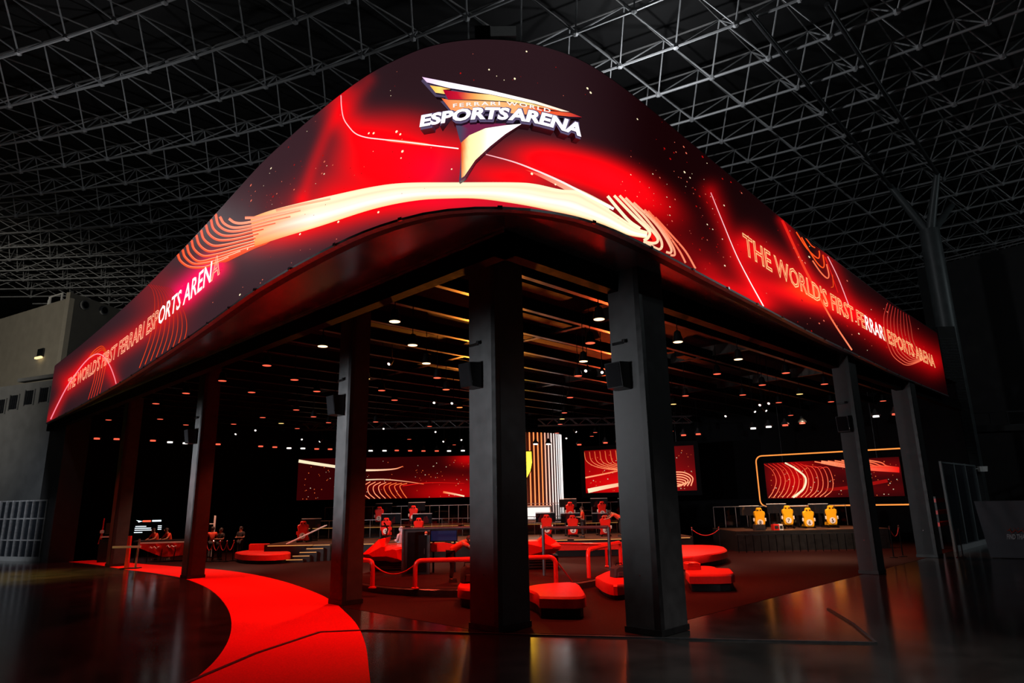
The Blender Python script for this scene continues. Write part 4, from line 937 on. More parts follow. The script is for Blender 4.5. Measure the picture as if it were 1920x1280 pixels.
# long red back rail bench before the stage
c = (lpos(1060, 35.3)+lpos(1230, 35.3))/2; t = thing('long_bench', 'long low red bench running along the front of the stage', 'bench', (c[0], c[1], .013), RZ)
m = MB(); m.slab_xz([(-2.9, .3), (2.9, .3), (2.9, .55), (2.8, .62), (-2.8, .62), (-2.9, .55)], -.3, .35, .05); m.build('cushion', 'red_leather', t, True); m = MB(); m.box((0, 0, .15), (5.4, .4, .3)); m.build('base', 'black_paint', t)

# ---- bags and boxes
def bag(label, px, py, z, w_, d_, h_, mt='olive_bag'):
    p = at_z(px, py, z); t = thing('bag', label, 'bag', (p[0], p[1], z), RZ+.3)
    m = MB(); m.slab_xz([(-.5*w_, .05*h_), (-.42*w_, 0), (.42*w_, 0), (.5*w_, .08*h_), (.47*w_, .7*h_), (.3*w_, .97*h_), (-.2*w_, h_), (-.45*w_, .75*h_)], -d_/2, d_/2, .05); m.build('body', mt, t, True)
    m = MB(); m.tube([(-.12, 0, h_*.9), (-.1, 0, h_*1.15), (.08, 0, h_*1.15), (.12, 0, h_*.9)], .015, 6); m.build('handle', 'black_matte', t)
    m = MB(); m.slab_xz([(-.3*w_, .12*h_), (.3*w_, .12*h_), (.28*w_, .5*h_), (-.28*w_, .5*h_)], -d_/2-.05, -d_/2+.01, .02); m.build('pocket', mt, t, True)
bag('dark backpack standing on the red bench left of the broad middle column', 878, 1093, .48, .42, .3, .5)
bag('dark backpack lying on the moulded red lounge seat', 1162, 1082, .4, .5, .35, .36)
p = at_z(1183, 1072, .4); t = thing('storage_box', 'grey box standing on the red lounge seat by the broad right column', 'box', (p[0], p[1], .4), RZ)
m = MB(); m.box((0, 0, .2), (.42, .35, .4)); m.build('body', 'dark_steel', t); m = MB(); m.box((0, 0, .42), (.45, .38, .04)); m.build('lid', 'grey_wall', t)

# ---- red hoop rails
def hoop(label, pts, r=.07, zb=PLAT, rope=None):
    p0 = pts[0]; t = thing('hoop_rail', label, 'rail', (p0[0], p0[1], zb)); Q = [np.array(p)-np.array([p0[0], p0[1], zb]) for p in pts]
    # rounded corners
    R_ = []
    for i, q in enumerate(Q):
        if 0 < i < len(Q)-1:
            a = Q[i-1]-q; b = Q[i+1]-q; la, lb = np.linalg.norm(a), np.linalg.norm(b); k_ = min(.22, la*.45, lb*.45); A, B = q+a/la*k_, q+b/lb*k_
            for u in np.linspace(0, 1, 6): R_.append((1-u)**2*A+2*u*(1-u)*q+u*u*B)
        else: R_.append(q)
    m = MB(); m.tube(R_, r, 12); m.build('tube', 'red_paint', t, True)
    for e in (Q[0], Q[-1]):
        m = MB(); m.lathe([(r*1.7, 0.0), (r*1.7, .03), (r*1.1, .05)], 12, (e[0], e[1], 0.013)); m.build('flange', 'red_paint', t)
HB = PLAT+.013
a, b = at_z(778, 1104, PLAT), at_z(1043, 1096, PLAT); hh = .82
hoop('long red hoop rail passing behind the broad middle column', [(a[0], a[1], HB), (a[0], a[1], hh+PLAT), (b[0], b[1], hh+PLAT), (b[0], b[1], HB)])
b = at_z(698, 1103, PLAT); a = at_z(632, 1098, PLAT)
hoop('red hoop rail half hidden by the slimmer column', [(a[0], a[1], HB), (a[0], a[1], hh+PLAT), (b[0], b[1], hh+PLAT), (b[0], b[1], HB)])
a = at_z(1105, 1097, .0); b = at_z(1165, 1072, .0)
hoop('red hoop rail standing beside the moulded lounge seat', [(a[0], a[1], .013), (a[0], a[1], 1.12), (b[0], b[1], 1.12), (b[0], b[1], .013)], zb=0)
a = lpos(1040, 30.5); b = lpos(1138, 29.3)
hoop('slim red hoop rail between the right pod and the lounge seat', [(a[0], a[1], .013), (a[0], a[1], .92), (b[0], b[1], .92), (b[0], b[1], .013)], .055, 0)
def rope(label, A, B, sag, name='barrier_rope', r=.022):
    A, B = np.array(A), np.array(B); t = [(A*(1-u)+B*u)-np.array([0, 0, 4*sag*u*(1-u)]) for u in np.linspace(0, 1, 17)]; o0 = t[0]; o = MB(); o.tube([q-o0 for q in t], r, 8); o = tag(o.build(name, 'rope', None, True), label, 'rope'); o.location = V3(o0)
    for e in (t[0], t[-1]):
        m = MB(); m.lathe([(r*1.6, -.04), (r*1.6, .04)], 8, tuple(e-o0)); m.build('hook', 'chrome', o)
a, b = at_z(698, 1103, PLAT), at_z(778, 1104, PLAT); rope('red rope sagging between the two left hoop rails', (a[0], a[1], PLAT+.72), (b[0], b[1], PLAT+.72), .3)
a, b = at_z(1043, 1096, PLAT), at_z(1080, 1103, .0); rope('red rope hanging from the end of the long hoop rail to the floor', (a[0], a[1], PLAT+.74), (b[0], b[1], .06), .0)

# ---- red pods
def pod(label, outline, d, depth, parts):
    P = [at_d(x, y, d) for x, y in outline]; c = np.mean(P, axis=0); t = thing('simulator_pod', label, 'simulator', (c[0], c[1], PLAT+.013), RZ)
    Q = [((p-c)@RH, p[2]-PLAT-.013) for p in P]
    m = MB(); m.slab_xz(Q, -depth/2, depth/2, .32); m.build('body', 'red_paint', t)
    zmin = min(q[1] for q in Q); x0, x1 = min(q[0] for q in Q), max(q[0] for q in Q)
    m = MB(); m.box(((x0+x1)/2+.1, 0, (zmin+.12)/2), ((x1-x0)*.7, depth*.7, zmin+.12)); m.build('undercarriage', 'black_metal', t)
    for k in range(3):
        m = MB(); m.box(((x0+x1)/2+.1, -depth*.36, .08+zmin*.28*k), ((x1-x0)*.72, .03, .025)); m.build('grille_bar', 'dark_steel', t)
    if parts:
        m = MB(); xm = (x0+x1)/2; m.tube([(xm-.05, .1, 1.2), (xm+.05, .0, 1.55), (xm-.1, -.05, 1.8)], .03, 8); m.build('steering_column', 'black_metal', t)
        m = MB(); m.lathe([(.02, 0), (.16, .02), (.16, .06), (.02, .08)], 14, (xm-.05, 0, 1.62)); m.build('steering_wheel', 'black_metal', t)
        m = MB(); m.box((x1-.35, -depth/2-.004, 1.02), (.62, .02, .05)); m.build('white_stripe', 'white_plastic', t)
pod('red angular simulator pod with pointed nose beside the slimmer column', [(683, 1038), (714, 1010), (727, 1007), (722, 1023), (758, 1023), (764, 1026), (764, 1052), (735, 1055), (692, 1047)], 27.5, 1.5, True)
pod('red angular simulator pod just right of the broad middle column', [(975, 1014), (1008, 1013), (1022, 1000), (1043, 1014), (1051, 1022), (1049, 1028), (1030, 1040), (1008, 1046), (975, 1046)], 27., 1.4, False)
# black console between the pods
c = lpos(781, 25.6, PLAT); t = thing('console_cabinet', 'tall black cabinet with a white mark between red pod and blue monitor', 'cabinet', (c[0], c[1], PLAT+.013), RZ)
m = MB(); m.box((0, .2, .78), (.86, .7, 1.56)); m.build('body', 'black_paint', t); m = MB(); m.box((.02, -.16, .78), (.7, .02, 1.4)); dr = m.build('door', 'black_matte', t); m = MB(); m.box((.3, -.18, .8), (.02, .03, .2)); m.build('handle', 'dark_steel', dr)
m = MB(); m.box((.46, -.1, .8), (.07, .1, 1.6)); m.build('edge_post', 'dark_steel', t); m = MB(); m.lathe([(.0, 0), (.05, 0), (.06, .08), (.03, .12), (0, .13)], 10, (.36, -.2, 1.38)); m.build('white_mark', 'white_plastic', t)
c = lpos(832, 25.9, PLAT); t = thing('display_monitor', 'wide dark blue monitor over a dark red panel behind the hoop rail', 'monitor', (c[0], c[1], PLAT+.013), RZ)
m = MB(); m.box((0, 0, 1.32), (1.02, .08, .42)); m.build('casing', 'black_metal', t); m = MB(); m.box((0, -.045, 1.32), (.96, .012, .36)); m.build('screen', 'monitor_blue', t); m = MB(); m.slab_xz([(-.5, .75), (.5, .75), (.5, .98), (.0, 1.08), (-.5, 1.07)], -.1, .05, .02); m.build('panel', 'red_paint', t)
for sx in (-.4, .4): m = MB(); m.box((sx, .1, .6), (.07, .07, 1.2)); m.build('leg', 'black_metal', t)
# grey pipe frames over the pods
def pipe_frame(label, xa, xb, d, z):
    a, b = lpos(xa, d, 0), lpos(xb, d, 0); c = (a+b)/2; W = np.linalg.norm(b-a); t = thing('pipe_gantry', label, 'gantry', (c[0], c[1], PLAT+.013), RZ)
    for sx in (-1, 1): m = MB(); m.tube([(sx*W/2, 0, 0), (sx*W/2, 0, z)], .055, 8); m.build('post', 'dark_steel', t)
    m = MB(); m.tube([(-W/2, 0, z), (W/2, 0, z)], .055, 8); m.build('crossbar', 'dark_steel', t)
pipe_frame('dark pipe gantry standing over the left pod and cabinet', 755, 900, 24.8, 1.62)
pipe_frame('dark pipe gantry standing over the right pod', 1021, 1146, 24.2, 1.58)

# ================================================================== LEFT ENTRANCE
c = lpos(306, 37.0); t = thing('reception_desk', 'dark reception desk with a printed red banner front', 'desk', (c[0], c[1], .0095), RZ+.25)
m = MB(); m.box((0, .2, 1.08), (3.0, .8, .07)); m.build('worktop', 'black_paint', t); m = MB(); m.box((0, .2, .95), (2.9, .7, .2)); m.build('body', 'black_matte', t)
m = MB(); NU = 14; vs_ = []
for i in range(NU+1):
    u = i/NU; x_ = -1.25+2.6*u; zb_ = .98-(.62+.1*math.sin(u*PI))*min(1, .35+u*1.4); y_ = -.2+.03*math.sin(u*19); vs_ += [(x_, y_, 1.04), (x_, y_, zb_)]
m.add(vs_, [(2*i, 2*i+1, 2*i+3, 2*i+2) for i in range(NU)]); bn = m.build('banner_front', 'red_leather', t)
m = MB(); m.box((.05, -.23, 1.0), (2.4, .02, .08)); m.build('banner_band', 'white_plastic', bn)
rr = random.Random(5)
for k in range(3):
    mb = MB()
    x_ = -.7+.85*k; pts = [(x_+.06*i, -.245, .72+.05*math.sin(i*1.9)+.04*rr.random()+.04*k) for i in range(9 if k < 2 else 5)]; mb.tube(pts, .02, 5); mb.build('script_lettering', 'white_plastic', bn)
for sx in (-1.35, -.75, -.1, .55, 1.2):
    m = MB(); m.tube([(sx, -.3, 0), (sx+.04, -.1, .95)], .025, 6); m.build('leg', 'black_metal', t)
c = lpos(272, 41.5); t = thing('info_screen', 'black information screen with white lines of text behind the reception desk', 'screen', (c[0], c[1], 0), RZ)
m = MB(); m.box((0, 0, 1.6), (1.75, .08, 1.15)); m.build('panel', 'dark_glass', t); m = MB(); m.box((0, .05, .55), (.12, .1, 1.1)); m.box((0, .05, .03), (.9, .5, .06)); m.build('stand', 'black_metal', t)
for k, (x0, x1) in enumerate(((-.75, -.1), (-.78, .2), (-.78, .3), (-.8, -.3))):
    m = MB(); m.box(((x0+x1)/2, -.045, 1.75-.11*k-(.02 if k > 2 else 0)), (x1-x0, .012, .045)); m.build('text_line', 'text_cool', t)
m = MB(); m.box((.5, -.045, 2.06), (.55, .012, .09)); m.build('text_line', 'text_cool', t); m = MB(); m.box((-.1, -.045, 2.05), (.5, .012, .1)); m.build('red_mark', 'lamp_red', t)
m = MB(); m.add([(-.75, -.045, 2.12), (-.35, -.045, 2.05), (-.6, -.045, 1.98), (-.62, -.045, 2.04)], [(0, 3, 2, 1)]); m.build('wing_mark', 'text_cool', t)
for k in range(3): m = MB(); m.box((.72, -.045, 1.76-.1*k), (.22, .012, .04)); m.build('text_line', 'text_cool', t)
p = at_z(237, 1066); t = thing('barrier_gate', 'barrier post with a pale swing bar before the reception desk', 'barrier', (p[0], p[1], .006), RZ)
m = MB(); m.box((0, 0, .75), (.16, .16, 1.5), 0, .8); m.build('post', 'red_leather', t); m = MB(); m.box((-.05, -.1, 1.0), (1.35, .05, .1)); m.build('swing_bar', 'white_plastic', t); m = MB(); m.tube([(.42, 0, 0), (.48, 0, 1.35)], .045, 8); m.build('prop', 'trim_alu', t); m = MB(); m.box((.2, 0, .02), (.8, .5, .04)); m.build('foot', 'black_metal', t)
p = at_z(192, 1054); t = thing('check_in_kiosk', 'narrow dark kiosk with a tall thin red pole at the carpet start', 'kiosk', (p[0], p[1], .006), RZ)
m = MB(); m.box((.05, .1, .6), (.55, .5, 1.2)); m.build('body', 'black_paint', t); m = MB(); m.box((.1, 0, 1.32), (.5, .4, .06)); m.build('shelf', 'white_plastic', t); m = MB(); m.tube([(-.25, 0, 0), (-.18, 0, 2.3)], .035, 8); m.build('pole', 'red_paint', t); m = MB(); m.slab_xz([(-.35, .95), (-.2, .95), (-.16, 1.4), (-.24, 1.5)], -.05, .02); m.build('pennant', 'red_leather', t)
m = MB(); m.box((.1, .15, 1.75), (.45, .05, .6)); m.build('screen_frame', 'dark_steel', t); m = MB(); m.lathe([(0, 0), (.1, .02), (.1, .16), (0, .2)], 12, (-.22, 0, 1.5)); m.build('finial', 'white_plastic', t)
p = lpos(397, 39.4); t = thing('height_gauge', 'white post with a short side arm behind the rope line', 'post', (p[0], p[1], .013), RZ)
m = MB(); m.box((0, 0, 1.15), (.09, .06, 2.3)); m.build('post', 'white_plastic', t); m = MB(); m.box((-.14, 0, 1.85), (.28, .05, .05)); m.build('arm', 'white_plastic', t); m = MB(); m.box((0, 0, .02), (.4, .4, .04)); m.build('foot', 'black_metal', t)
def stanchion(label, loc, h_=1.0, grp=None):
    t = thing('stanchion', label, 'stanchion', loc, 0, grp); m = MB(); m.lathe([(.17, 0), (.17, .02), (.05, .05)], 16); m.build('base', 'black_metal', t); m = MB(); m.tube([(0, 0, .04), (0, 0, h_)], .025, 10); m.build('post', 'black_metal', t); m = MB(); m.lathe([(.0, 0), (.04, .02), (.045, .06), (0, .1)], 12, (0, 0, h_-.02)); m.build('finial', 'chrome', t)
    return (loc[0], loc[1], loc[2]+h_-.06)
A = [stanchion('black rope stanchion by the people near the carpet, %s along the line' % w_, lpos(px, d, .013), 1.0, 'rope stanchions by the carpet') for px, d, w_ in ((384, 36.5, 'first'), (397, 36.4, 'second'), (410, 36.3, 'third'), (423, 36.2, 'fourth'), (436, 36.6, 'fifth'))]
for (p, q), w_ in zip(zip(A, A[1:]), ('first', 'second', 'third', 'fourth')): rope('red rope in the %s gap of the line near the carpet' % w_, p, q, .38)
A = [stanchion('dark rope stanchion %s' % w_, lpos(px, d, .013), 1.25, 'rope stanchions by the side stage') for px, d, w_ in ((1301, 35.2, 'just right of the broad right column'), (1352, 34.9, 'before the stage of yellow seats'))]
rope('red rope sagging across the dark gap right of the broad right column', A[0], A[1], .3)
A = [stanchion('dark rope stanchion %s' % w_, lpos(px, d, .013), 1.3, 'rope stanchions at the right front') for px, d, w_ in ((1676, 31., 'next to the column near the yellow seats'), (1693, 31.4, 'between the two last columns'))]
rope('red rope between the last two columns', A[0], A[1], .35)

# ---- side stage details
c = local(14.6, 35.2); t = thing('guard_rail', 'row of thin dark posts and a rail before the yellow seats', 'railing', (c[0], c[1], .013), RZ)
pm = MB(); pm.tube([(0, 0, 0), (0, 0, .85)], .02, 6); pme = pm.mesh('post', 'black_metal')
for k in range(18): o = bpy.data.objects.new('post', pme); COL.objects.link(o); o.parent = t; o.location = (-3.3+.39*k, 0, 0)
m = MB(); m.box((0, 0, .87), (6.8, .06, .05)); m.build('handrail', 'dark_steel', t)
def boxy(label, px, py, d, w_, h_, mt):
    p = at_d(px, py, d); zz = YEL+DK; t = thing('gear_case', label, 'case', (p[0], p[1], zz), RZ); m = MB(); m.box((0, 0, h_/2), (w_, .4, h_), 0, .96); m.build('body', mt, t); m = MB(); m.box((0, -.205, h_/2), (w_*.7, .012, h_*.5)); m.build('face_panel', 'dark_steel', t)
boxy('bright white box on the edge of the yellow seat stage', 1464, 1004, 36.6, .2, .3, 'white_plastic')
boxy('orange box on the edge of the yellow seat stage', 1455, 1004, 36.6, .28, .3, 'red_leather')
boxy('dark blue-grey case on the edge of the yellow seat stage', 1425, 1004, 36.6, .55, .3, 'dark_steel')

# ================================================================== LAMPS UNDER THE ARENA CEILING
def lamp_meshes():
    h = MB(); h.lathe([(.03, .34), (.09, .3), (.15, .04), (.15, .0)], 14); c = MB(); c.tube([(0, 0, .33), (0, 0, 2.0)], .012, 5); return h.mesh('housing', 'black_metal', True), c.mesh('cable', 'black_matte')
HS, CB = lamp_meshes(); LENS = {}
for k, mt in enumerate(('lamp_warm', 'lamp_gold', 'lamp_red')):
    l = MB(); l.lathe([(.135, -.012), (.135, .012)], 14); LENS[mt] = l.mesh('lens', mt)
def quick(name, me, parent, loc=(0, 0, 0)):
    o = bpy.data.objects.new(name, me); COL.objects.link(o); o.parent = parent; o.location = loc; return o
rng = random.Random(11); ZL = 7.1
for i in range(0, 17):
    for j in range(0, 18):
        if (i+j) % 2 or i+j < 2 or (i, j) == (1, 1): continue
        x_, y_ = 9.15+1.84*i, 9.65+1.74*j
        if math.hypot(x_-11, y_-11.4) < .9 or math.hypot(x_-12.8, y_-8.5) < .9: continue
        q = pix((x_, y_, ZL)); dc = lpos(972, 48.6)
        if math.hypot(x_-dc[0], y_-dc[1]) < 4.6 or abs((x_*FH[0]+y_*FH[1])-41) < .75: continue
        if not (130 < q[0] < 1720): continue
        d = (x_+y_)/1.414; a = rng.random()
        mt = 'lamp_warm' if (d < 22 and a < .8) else 'lamp_gold' if a < .16 else 'lamp_red'
        if d > 26 and rng.random() > .45: continue
        warm = mt != 'lamp_red'
        t = thing('pendant_downlight', 'round pendant downlight glowing warm white under the dark arena ceiling' if warm else 'round pendant downlight glowing dull red under the dark arena ceiling', 'downlight', (x_, y_, ZL), 0, 'warm pendant downlights' if warm else 'red pendant downlights')
        quick('housing', HS, t); quick('cable', CB, t); quick('lens', LENS[mt], t, (0, 0, .005))
# ring of bell spotlights round the stage
b = MB(); b.lathe([(.05, .34), (.07, .3), (.1, .2), (.2, .08), (.22, .0), (.19, .0)], 14); BEL = b.mesh('bell', 'dark_steel', True); b = MB(); b.tube([(0, 0, .34), (0, 0, 2.6)], .015, 5); ROD = b.mesh('rod', 'black_matte')
b = MB(); b.lathe([(.15, -.05), (.12, .1)], 12); BULB = {mt: b.mesh('lamp', mt) for mt in ('lamp_white', 'lamp_red')}
BELLS = [(182, 819, 0), (219, 820, 0), (287, 823, 0), (319, 826, 1), (348, 828, 1), (409, 830, 0), (489, 834, 0), (515.5, 835.5, 0), (542, 837.5, 1), (568, 838, 1), (594, 839, 0), (619, 839.5, 0), (695, 842.5, 1), (721, 842.5, 1), (744, 842, 0), (769, 842.5, 0), (794, 843, 0), (819, 843, 0), (842, 843, 1), (868, 842.5, 1),
         (1004, 830, 1), (1028, 830, 1), (1086, 831, 0), (1135, 827.5, 0), (1159, 826.6, 0), (1281.5, 813, 0), (1309, 811, 0), (1412, 800, 1), (1441, 797, 1), (1472, 794, 0), (1504, 790, 0), (1642, 777, 1), (1678, 773, 0)]
for px, py, wht in BELLS:
    p = at_z(px, py, 6.55); dd = p@FH
    t = thing('bell_spotlight', 'bell-shaped hanging spotlight shining white in the ring over the stage' if wht else 'bell-shaped hanging spotlight shining red in the ring over the stage', 'spotlight', (p[0], p[1], 6.5), 0, 'white bell spotlights' if wht else 'red bell spotlights')
    quick('bell', BEL, t); quick('rod', ROD, t); quick('lamp', BULB['lamp_white' if wht else 'lamp_red'], t, (0, 0, -.02))
# aimed stage spots with barn-door bodies on stems
for px, py, d in ((734, 680, 24), (815, 753, 30), (850, 754, 30), (1101, 693, 24), (1129, 696, 25), (816, 808, 40), (720, 802, 40), (833, 826, 42), (863, 823, 42), (1077, 808, 42), (1062, 820, 43), (1427, 757, 30), (1444, 754, 30), (1432, 768, 33), (1363, 778, 34), (1412, 770, 34), (480, 805, 38), (445, 812, 38), (565, 822, 42), (603, 826, 42)):
    p = at_d(px, py, d); t = thing('stage_spot', 'small aimed stage spotlight with a white lamp hanging from a stem', 'spotlight', (p[0], p[1], p[2]), RZ+rng.uniform(-1, 1), 'aimed stage spotlights')
    m = MB(); m.tube([(0, .05, .12), (0, -.12, -.06)], [.06, .1], 10); m.build('body', 'black_metal', t, True); m = MB(); m.tube([(0, -.125, -.062), (0, -.135, -.07)], .055, 10); m.build('lamp', 'lamp_white', t); m = MB(); m.tube([(0, .02, .1), (0, .02, 9.1-p[2])], .015, 5); m.build('stem', 'black_matte', t)
# lighting trusses
for lab, r0, r1, d in (('black box truss over the left half of the stage', -13, -2.5, 41.), ('black box truss over the right half of the stage', 1.5, 11., 41.)):
    c = local((r0+r1)/2, d, 7.3); t = thing('lighting_truss', lab, 'truss', c, RZ); W = r1-r0
    for y_, z_ in ((-.2, 0), (.2, 0), (-.2, .4), (.2, .4)): m = MB(); m.tube([(-W/2, y_, z_), (W/2, y_, z_)], .03, 6); m.build('chord', 'dark_steel', t)
    m = MB(); n_ = int(W/.5)
    for k in range(n_):
        x0 = -W/2+k*W/n_; x1 = x0+W/n_; m.tube([(x0, -.2, 0 if k % 2 else .4), (x1, -.2, .4 if k % 2 else 0)], .018, 5); m.tube([(x0, .2, 0 if k % 2 else .4), (x1, .2, .4 if k % 2 else 0)], .018, 5)
    o = m.build('lacing', 'dark_steel', t); o['kind'] = 'stuff'
    for sx in (-.4, .4): m = MB(); m.tube([(sx*W, 0, .4), (sx*W, 0, 1.75)], .02, 5); m.build('hanger', 'black_matte', t)

# ---- loudspeakers on the columns
def speaker(label, px, py, xface, yc, sc=1.):
    """on the face looking to -x of a column"""
    d = ray(px, py); k = xface/d[0]; z = CAMH+d[2]*k; t = thing('wall_speaker', label, 'loudspeaker', (xface, yc, z))
    m = MB(); prof = [(-.05, .3), (-.42, .26), (-.34, -.3), (-.05, -.32)]
    vs_ = [(a*sc, y_*sc, b*sc) for y_ in (-.2, .22) for a, b in prof]; m.add(vs_, [(0, 1, 2, 3), (7, 6, 5, 4), (0, 4, 5, 1), (1, 5, 6, 2), (2, 6, 7, 3), (3, 7, 4, 0)]); m.build('cabinet', 'black_metal', t)
    m = MB(); vs_ = [(-.43*sc, -.18*sc, .24*sc), (-.43*sc, .2*sc, .24*sc), (-.352*sc, .2*sc, -.28*sc), (-.352*sc, -.18*sc, -.28*sc)]; m.add(vs_, [(0, 1, 2, 3)]); m.build('grille', 'black_matte', t)
    m = MB(); m.box((-.03*sc, .02, 0), (.06*sc, .18*sc, .3*sc)); m.tube([(-.03, .0, .0), (-.1*sc, 0, .0)], .04, 8); m.build('bracket', 'dark_steel', t)
    m = MB(); m.box((-.36*sc, -.2*sc, -.2*sc), (.02, .02, .03)); m.build('badge', 'chrome', t)
    m = MB(); m.box((-.02*sc, .1*sc, .78*sc), (.04, .3*sc, .06)); m.lathe([(.0, -.03), (.05, -.02), (.05, .05), (0, .06)], 8, (-.06, -.1*sc, .78*sc)); m.build('cable_gland', 'black_metal', t)
speaker('wedge loudspeaker on the broad middle column', 893, 705, 10.5, 11.6)
speaker('wedge loudspeaker on the broad column before the right edge beam', 1170, 705, 12.28, 8.62)
speaker('wedge loudspeaker on the slimmer column at the carpet bend', 632, 762, 10.5, 17.72)
speaker('wedge loudspeaker on the column beside the reception desk', 358, 820, 10.46, 29.25)
speaker('wedge loudspeaker on the column near the yellow seats', 1582, 795, 26.4, 8.65)

# ================================================================== HALL, LEFT SIDE
# beige block with parapet, dark side face with round vents
def zq(px, py, d): return at_d(px, py, d)[2]
dA = 54.
A = at_d(119, 640, dA); B = at_d(-60, 640, dA+9); C_ = at_d(260, 640, dA+8)
zt = zq(119, 558, dA); zb = zq(112, 722, dA)
def vwall(name, P, Q, z0, z1, mt, parent=None, th=.4):
    P, Q = np.array(P[:2]), np.array(Q[:2]); t = (Q-P)/np.linalg.norm(Q-P); n_ = np.array([-t[1], t[0]])
    if n_@P < 0: n_ = -n_
    m = MB(); vs_ = [(*P, z0), (*Q, z0), (*(Q+n_*th), z0), (*(P+n_*th), z0), (*P, z1), (*Q, z1), (*(Q+n_*th), z1), (*(P+n_*th), z1)]
    m.add(vs_, [(3, 2, 1, 0), (4, 5, 6, 7), (0, 1, 5, 4), (1, 2, 6, 5), (2, 3, 7, 6), (3, 0, 4, 7)]); return m.build(name, mt, parent)
tower = struct(vwall('wall_left', A, B, 0, zt, 'beige_wall'), 'tall beige wall of the block at the far left', 'wall')
struct(vwall('wall_left_side', A, C_, 0, zt+.5, 'beige_wall'), 'shaded side of the beige block behind the screen', 'wall')
P = A+(B-A)*.2; ux = (A-B)[:2]/np.linalg.norm((A-B)[:2])
t = thing('parapet_rail', 'white arched rail on top of the beige wall', 'railing', (*P[:2], zt), math.atan2(ux[1], ux[0]))
m = MB(); m.box((.8, .2, .75), (2.3, .08, .12)); m.build('top_rail', 'white_plastic', t)
for sx in (-.1, 1.85): m = MB(); m.box((sx, .2, .35), (.16, .1, .75)); m.build('post', 'white_plastic', t)
m = MB(); m.tube([(-.35, .2, 0), (-.34, .2, .45), (-.1, .2, .75), (.15, .2, .8)], .08, 8); m.build('arched_end', 'white_plastic', t)
# small lit window with a hood
q = at_d(77, 664, dA+1.6); rzw = math.atan2(ux[1], ux[0])
def on_wall(px, py):
    d = ray(px, py); n_ = np.array([-(B-A)[1], (B-A)[0], 0]); k = (A@n_-CAM@n_)/(d@n_); return CAM+d*k
q = on_wall(78, 664); t = struct(thing('window_1', 'small window with a glowing sill on the beige wall', 'window', (q[0], q[1], q[2]), rzw))
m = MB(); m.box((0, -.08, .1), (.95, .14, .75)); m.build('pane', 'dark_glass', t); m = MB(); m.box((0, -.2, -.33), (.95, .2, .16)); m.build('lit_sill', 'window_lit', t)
ns = np.array([-(C_-A)[1], (C_-A)[0], 0.])
def on_side(px, py):
    d = ray(px, py); k = (A@ns-CAM@ns)/(d@ns); return CAM+d*k
for px, py, w_ in ((156, 572, 'nearer the corner'), (192, 582, 'nearer the screen')):
    q = on_side(px, py); t = thing('round_vent', 'round wall vent on the shaded beige side, ' + w_, 'vent', (q[0], q[1], q[2]), math.atan2((C_-A)[1], (C_-A)[0]))
    for r0, y0, mt, nm in ((.42, -.25, 'grey_wall', 'ring'), (.3, -.3, 'black_matte', 'opening')):
        m = MB(); m.slab_xz([(r0*math.cos(a), r0*math.sin(a)) for a in np.linspace(0, 2*PI, 19)[:-1]], y0, y0+.3); m.build(nm, mt, t)
# lower grey building with windows
dB = 47.; A2, B2 = at_d(118, 820, dB), at_d(-80, 820, dB+5); zt2 = zq(90, 708, dB)
lw = struct(vwall('wall_grey', A2, B2, 0, zt2, 'grey_wall'), 'grey lower wall with a row of dark windows at the far left', 'wall')
n2 = np.array([-(B2-A2)[1], (B2-A2)[0], 0.]); rz2 = math.atan2((A2-B2)[1], (A2-B2)[0])
def on_low(px, py):
    d = ray(px, py); k = (A2@n2-CAM@n2)/(d@n2); return CAM+d*k
for k, (px, py) in enumerate(((84, 740), (56, 745), (27, 754), (3, 762))):
    q = on_low(px, py); t = struct(thing('window_%d' % (k+2), 'dark slatted window in the grey wall, %s from the screen' % ('first', 'second', 'third', 'fourth')[k], 'window', (q[0], q[1], q[2]), rz2))
    m = MB(); m.box((0, -.03, 0), (1.0, .06, 1.05)); m.build('pane', 'dark_glass', t)
    for x_ in (-.55, .55): m = MB(); m.box((x_, -.05, 0), (.1, .1, 1.2)); m.build('frame', 'grey_wall', t)
    for i in range(3): m = MB(); m.box((-.25+.25*i, -.07, 0), (.03, .03, 1.05)); m.build('mullion', 'dark_steel', t)
m = MB(); q = on_low(75, 712); t = struct(thing('trim_5', 'dark ledge between the grey wall and the beige block', 'ledge', (q[0], q[1], q[2]), rz2)); m.box((0, -.1, .1), (4.2, .5, .25)); m.build('ledge', 'grey_wall', t)
# glazed shopfront
def shopfront(label, P, Q, h_, n_, name, transoms, mt='trim_alu', glass='dark_glass', w_=.07):
    P, Q = np.array(P[:2]), np.array(Q[:2]); c = (P+Q)/2; L = np.linalg.norm(Q-P); t = struct(thing(name, label, 'window', (c[0], c[1], 0), math.atan2((Q-P)[1], (Q-P)[0])))
    for k in range(n_+1): m = MB(); m.box(((k/n_-.5)*L, 0, h_/2), (w_, .1, h_)); m.build('mullion', mt, t)
    for z_ in transoms: m = MB(); m.box((0, 0, z_), (L, .08, .08)); m.build('transom', mt, t)
    for k in range(n_): m = MB(); m.box((((k+.5)/n_-.5)*L, .03, h_/2), (L/n_-w_, .015, h_-.1)); m.build('pane', glass, t)
    m = MB(); m.box((0, 0, .12), (L, .16, .24)); m.build('plinth', 'grey_wall', t); return t
a_, b_ = at_z(100, 1053), at_z(-40, 1050)
shopfront('glazed shopfront with pale mullions at the far left', b_, a_, 3.4, 11, 'window_6', (3.36, 2.35, 1.15), 'trim_alu')
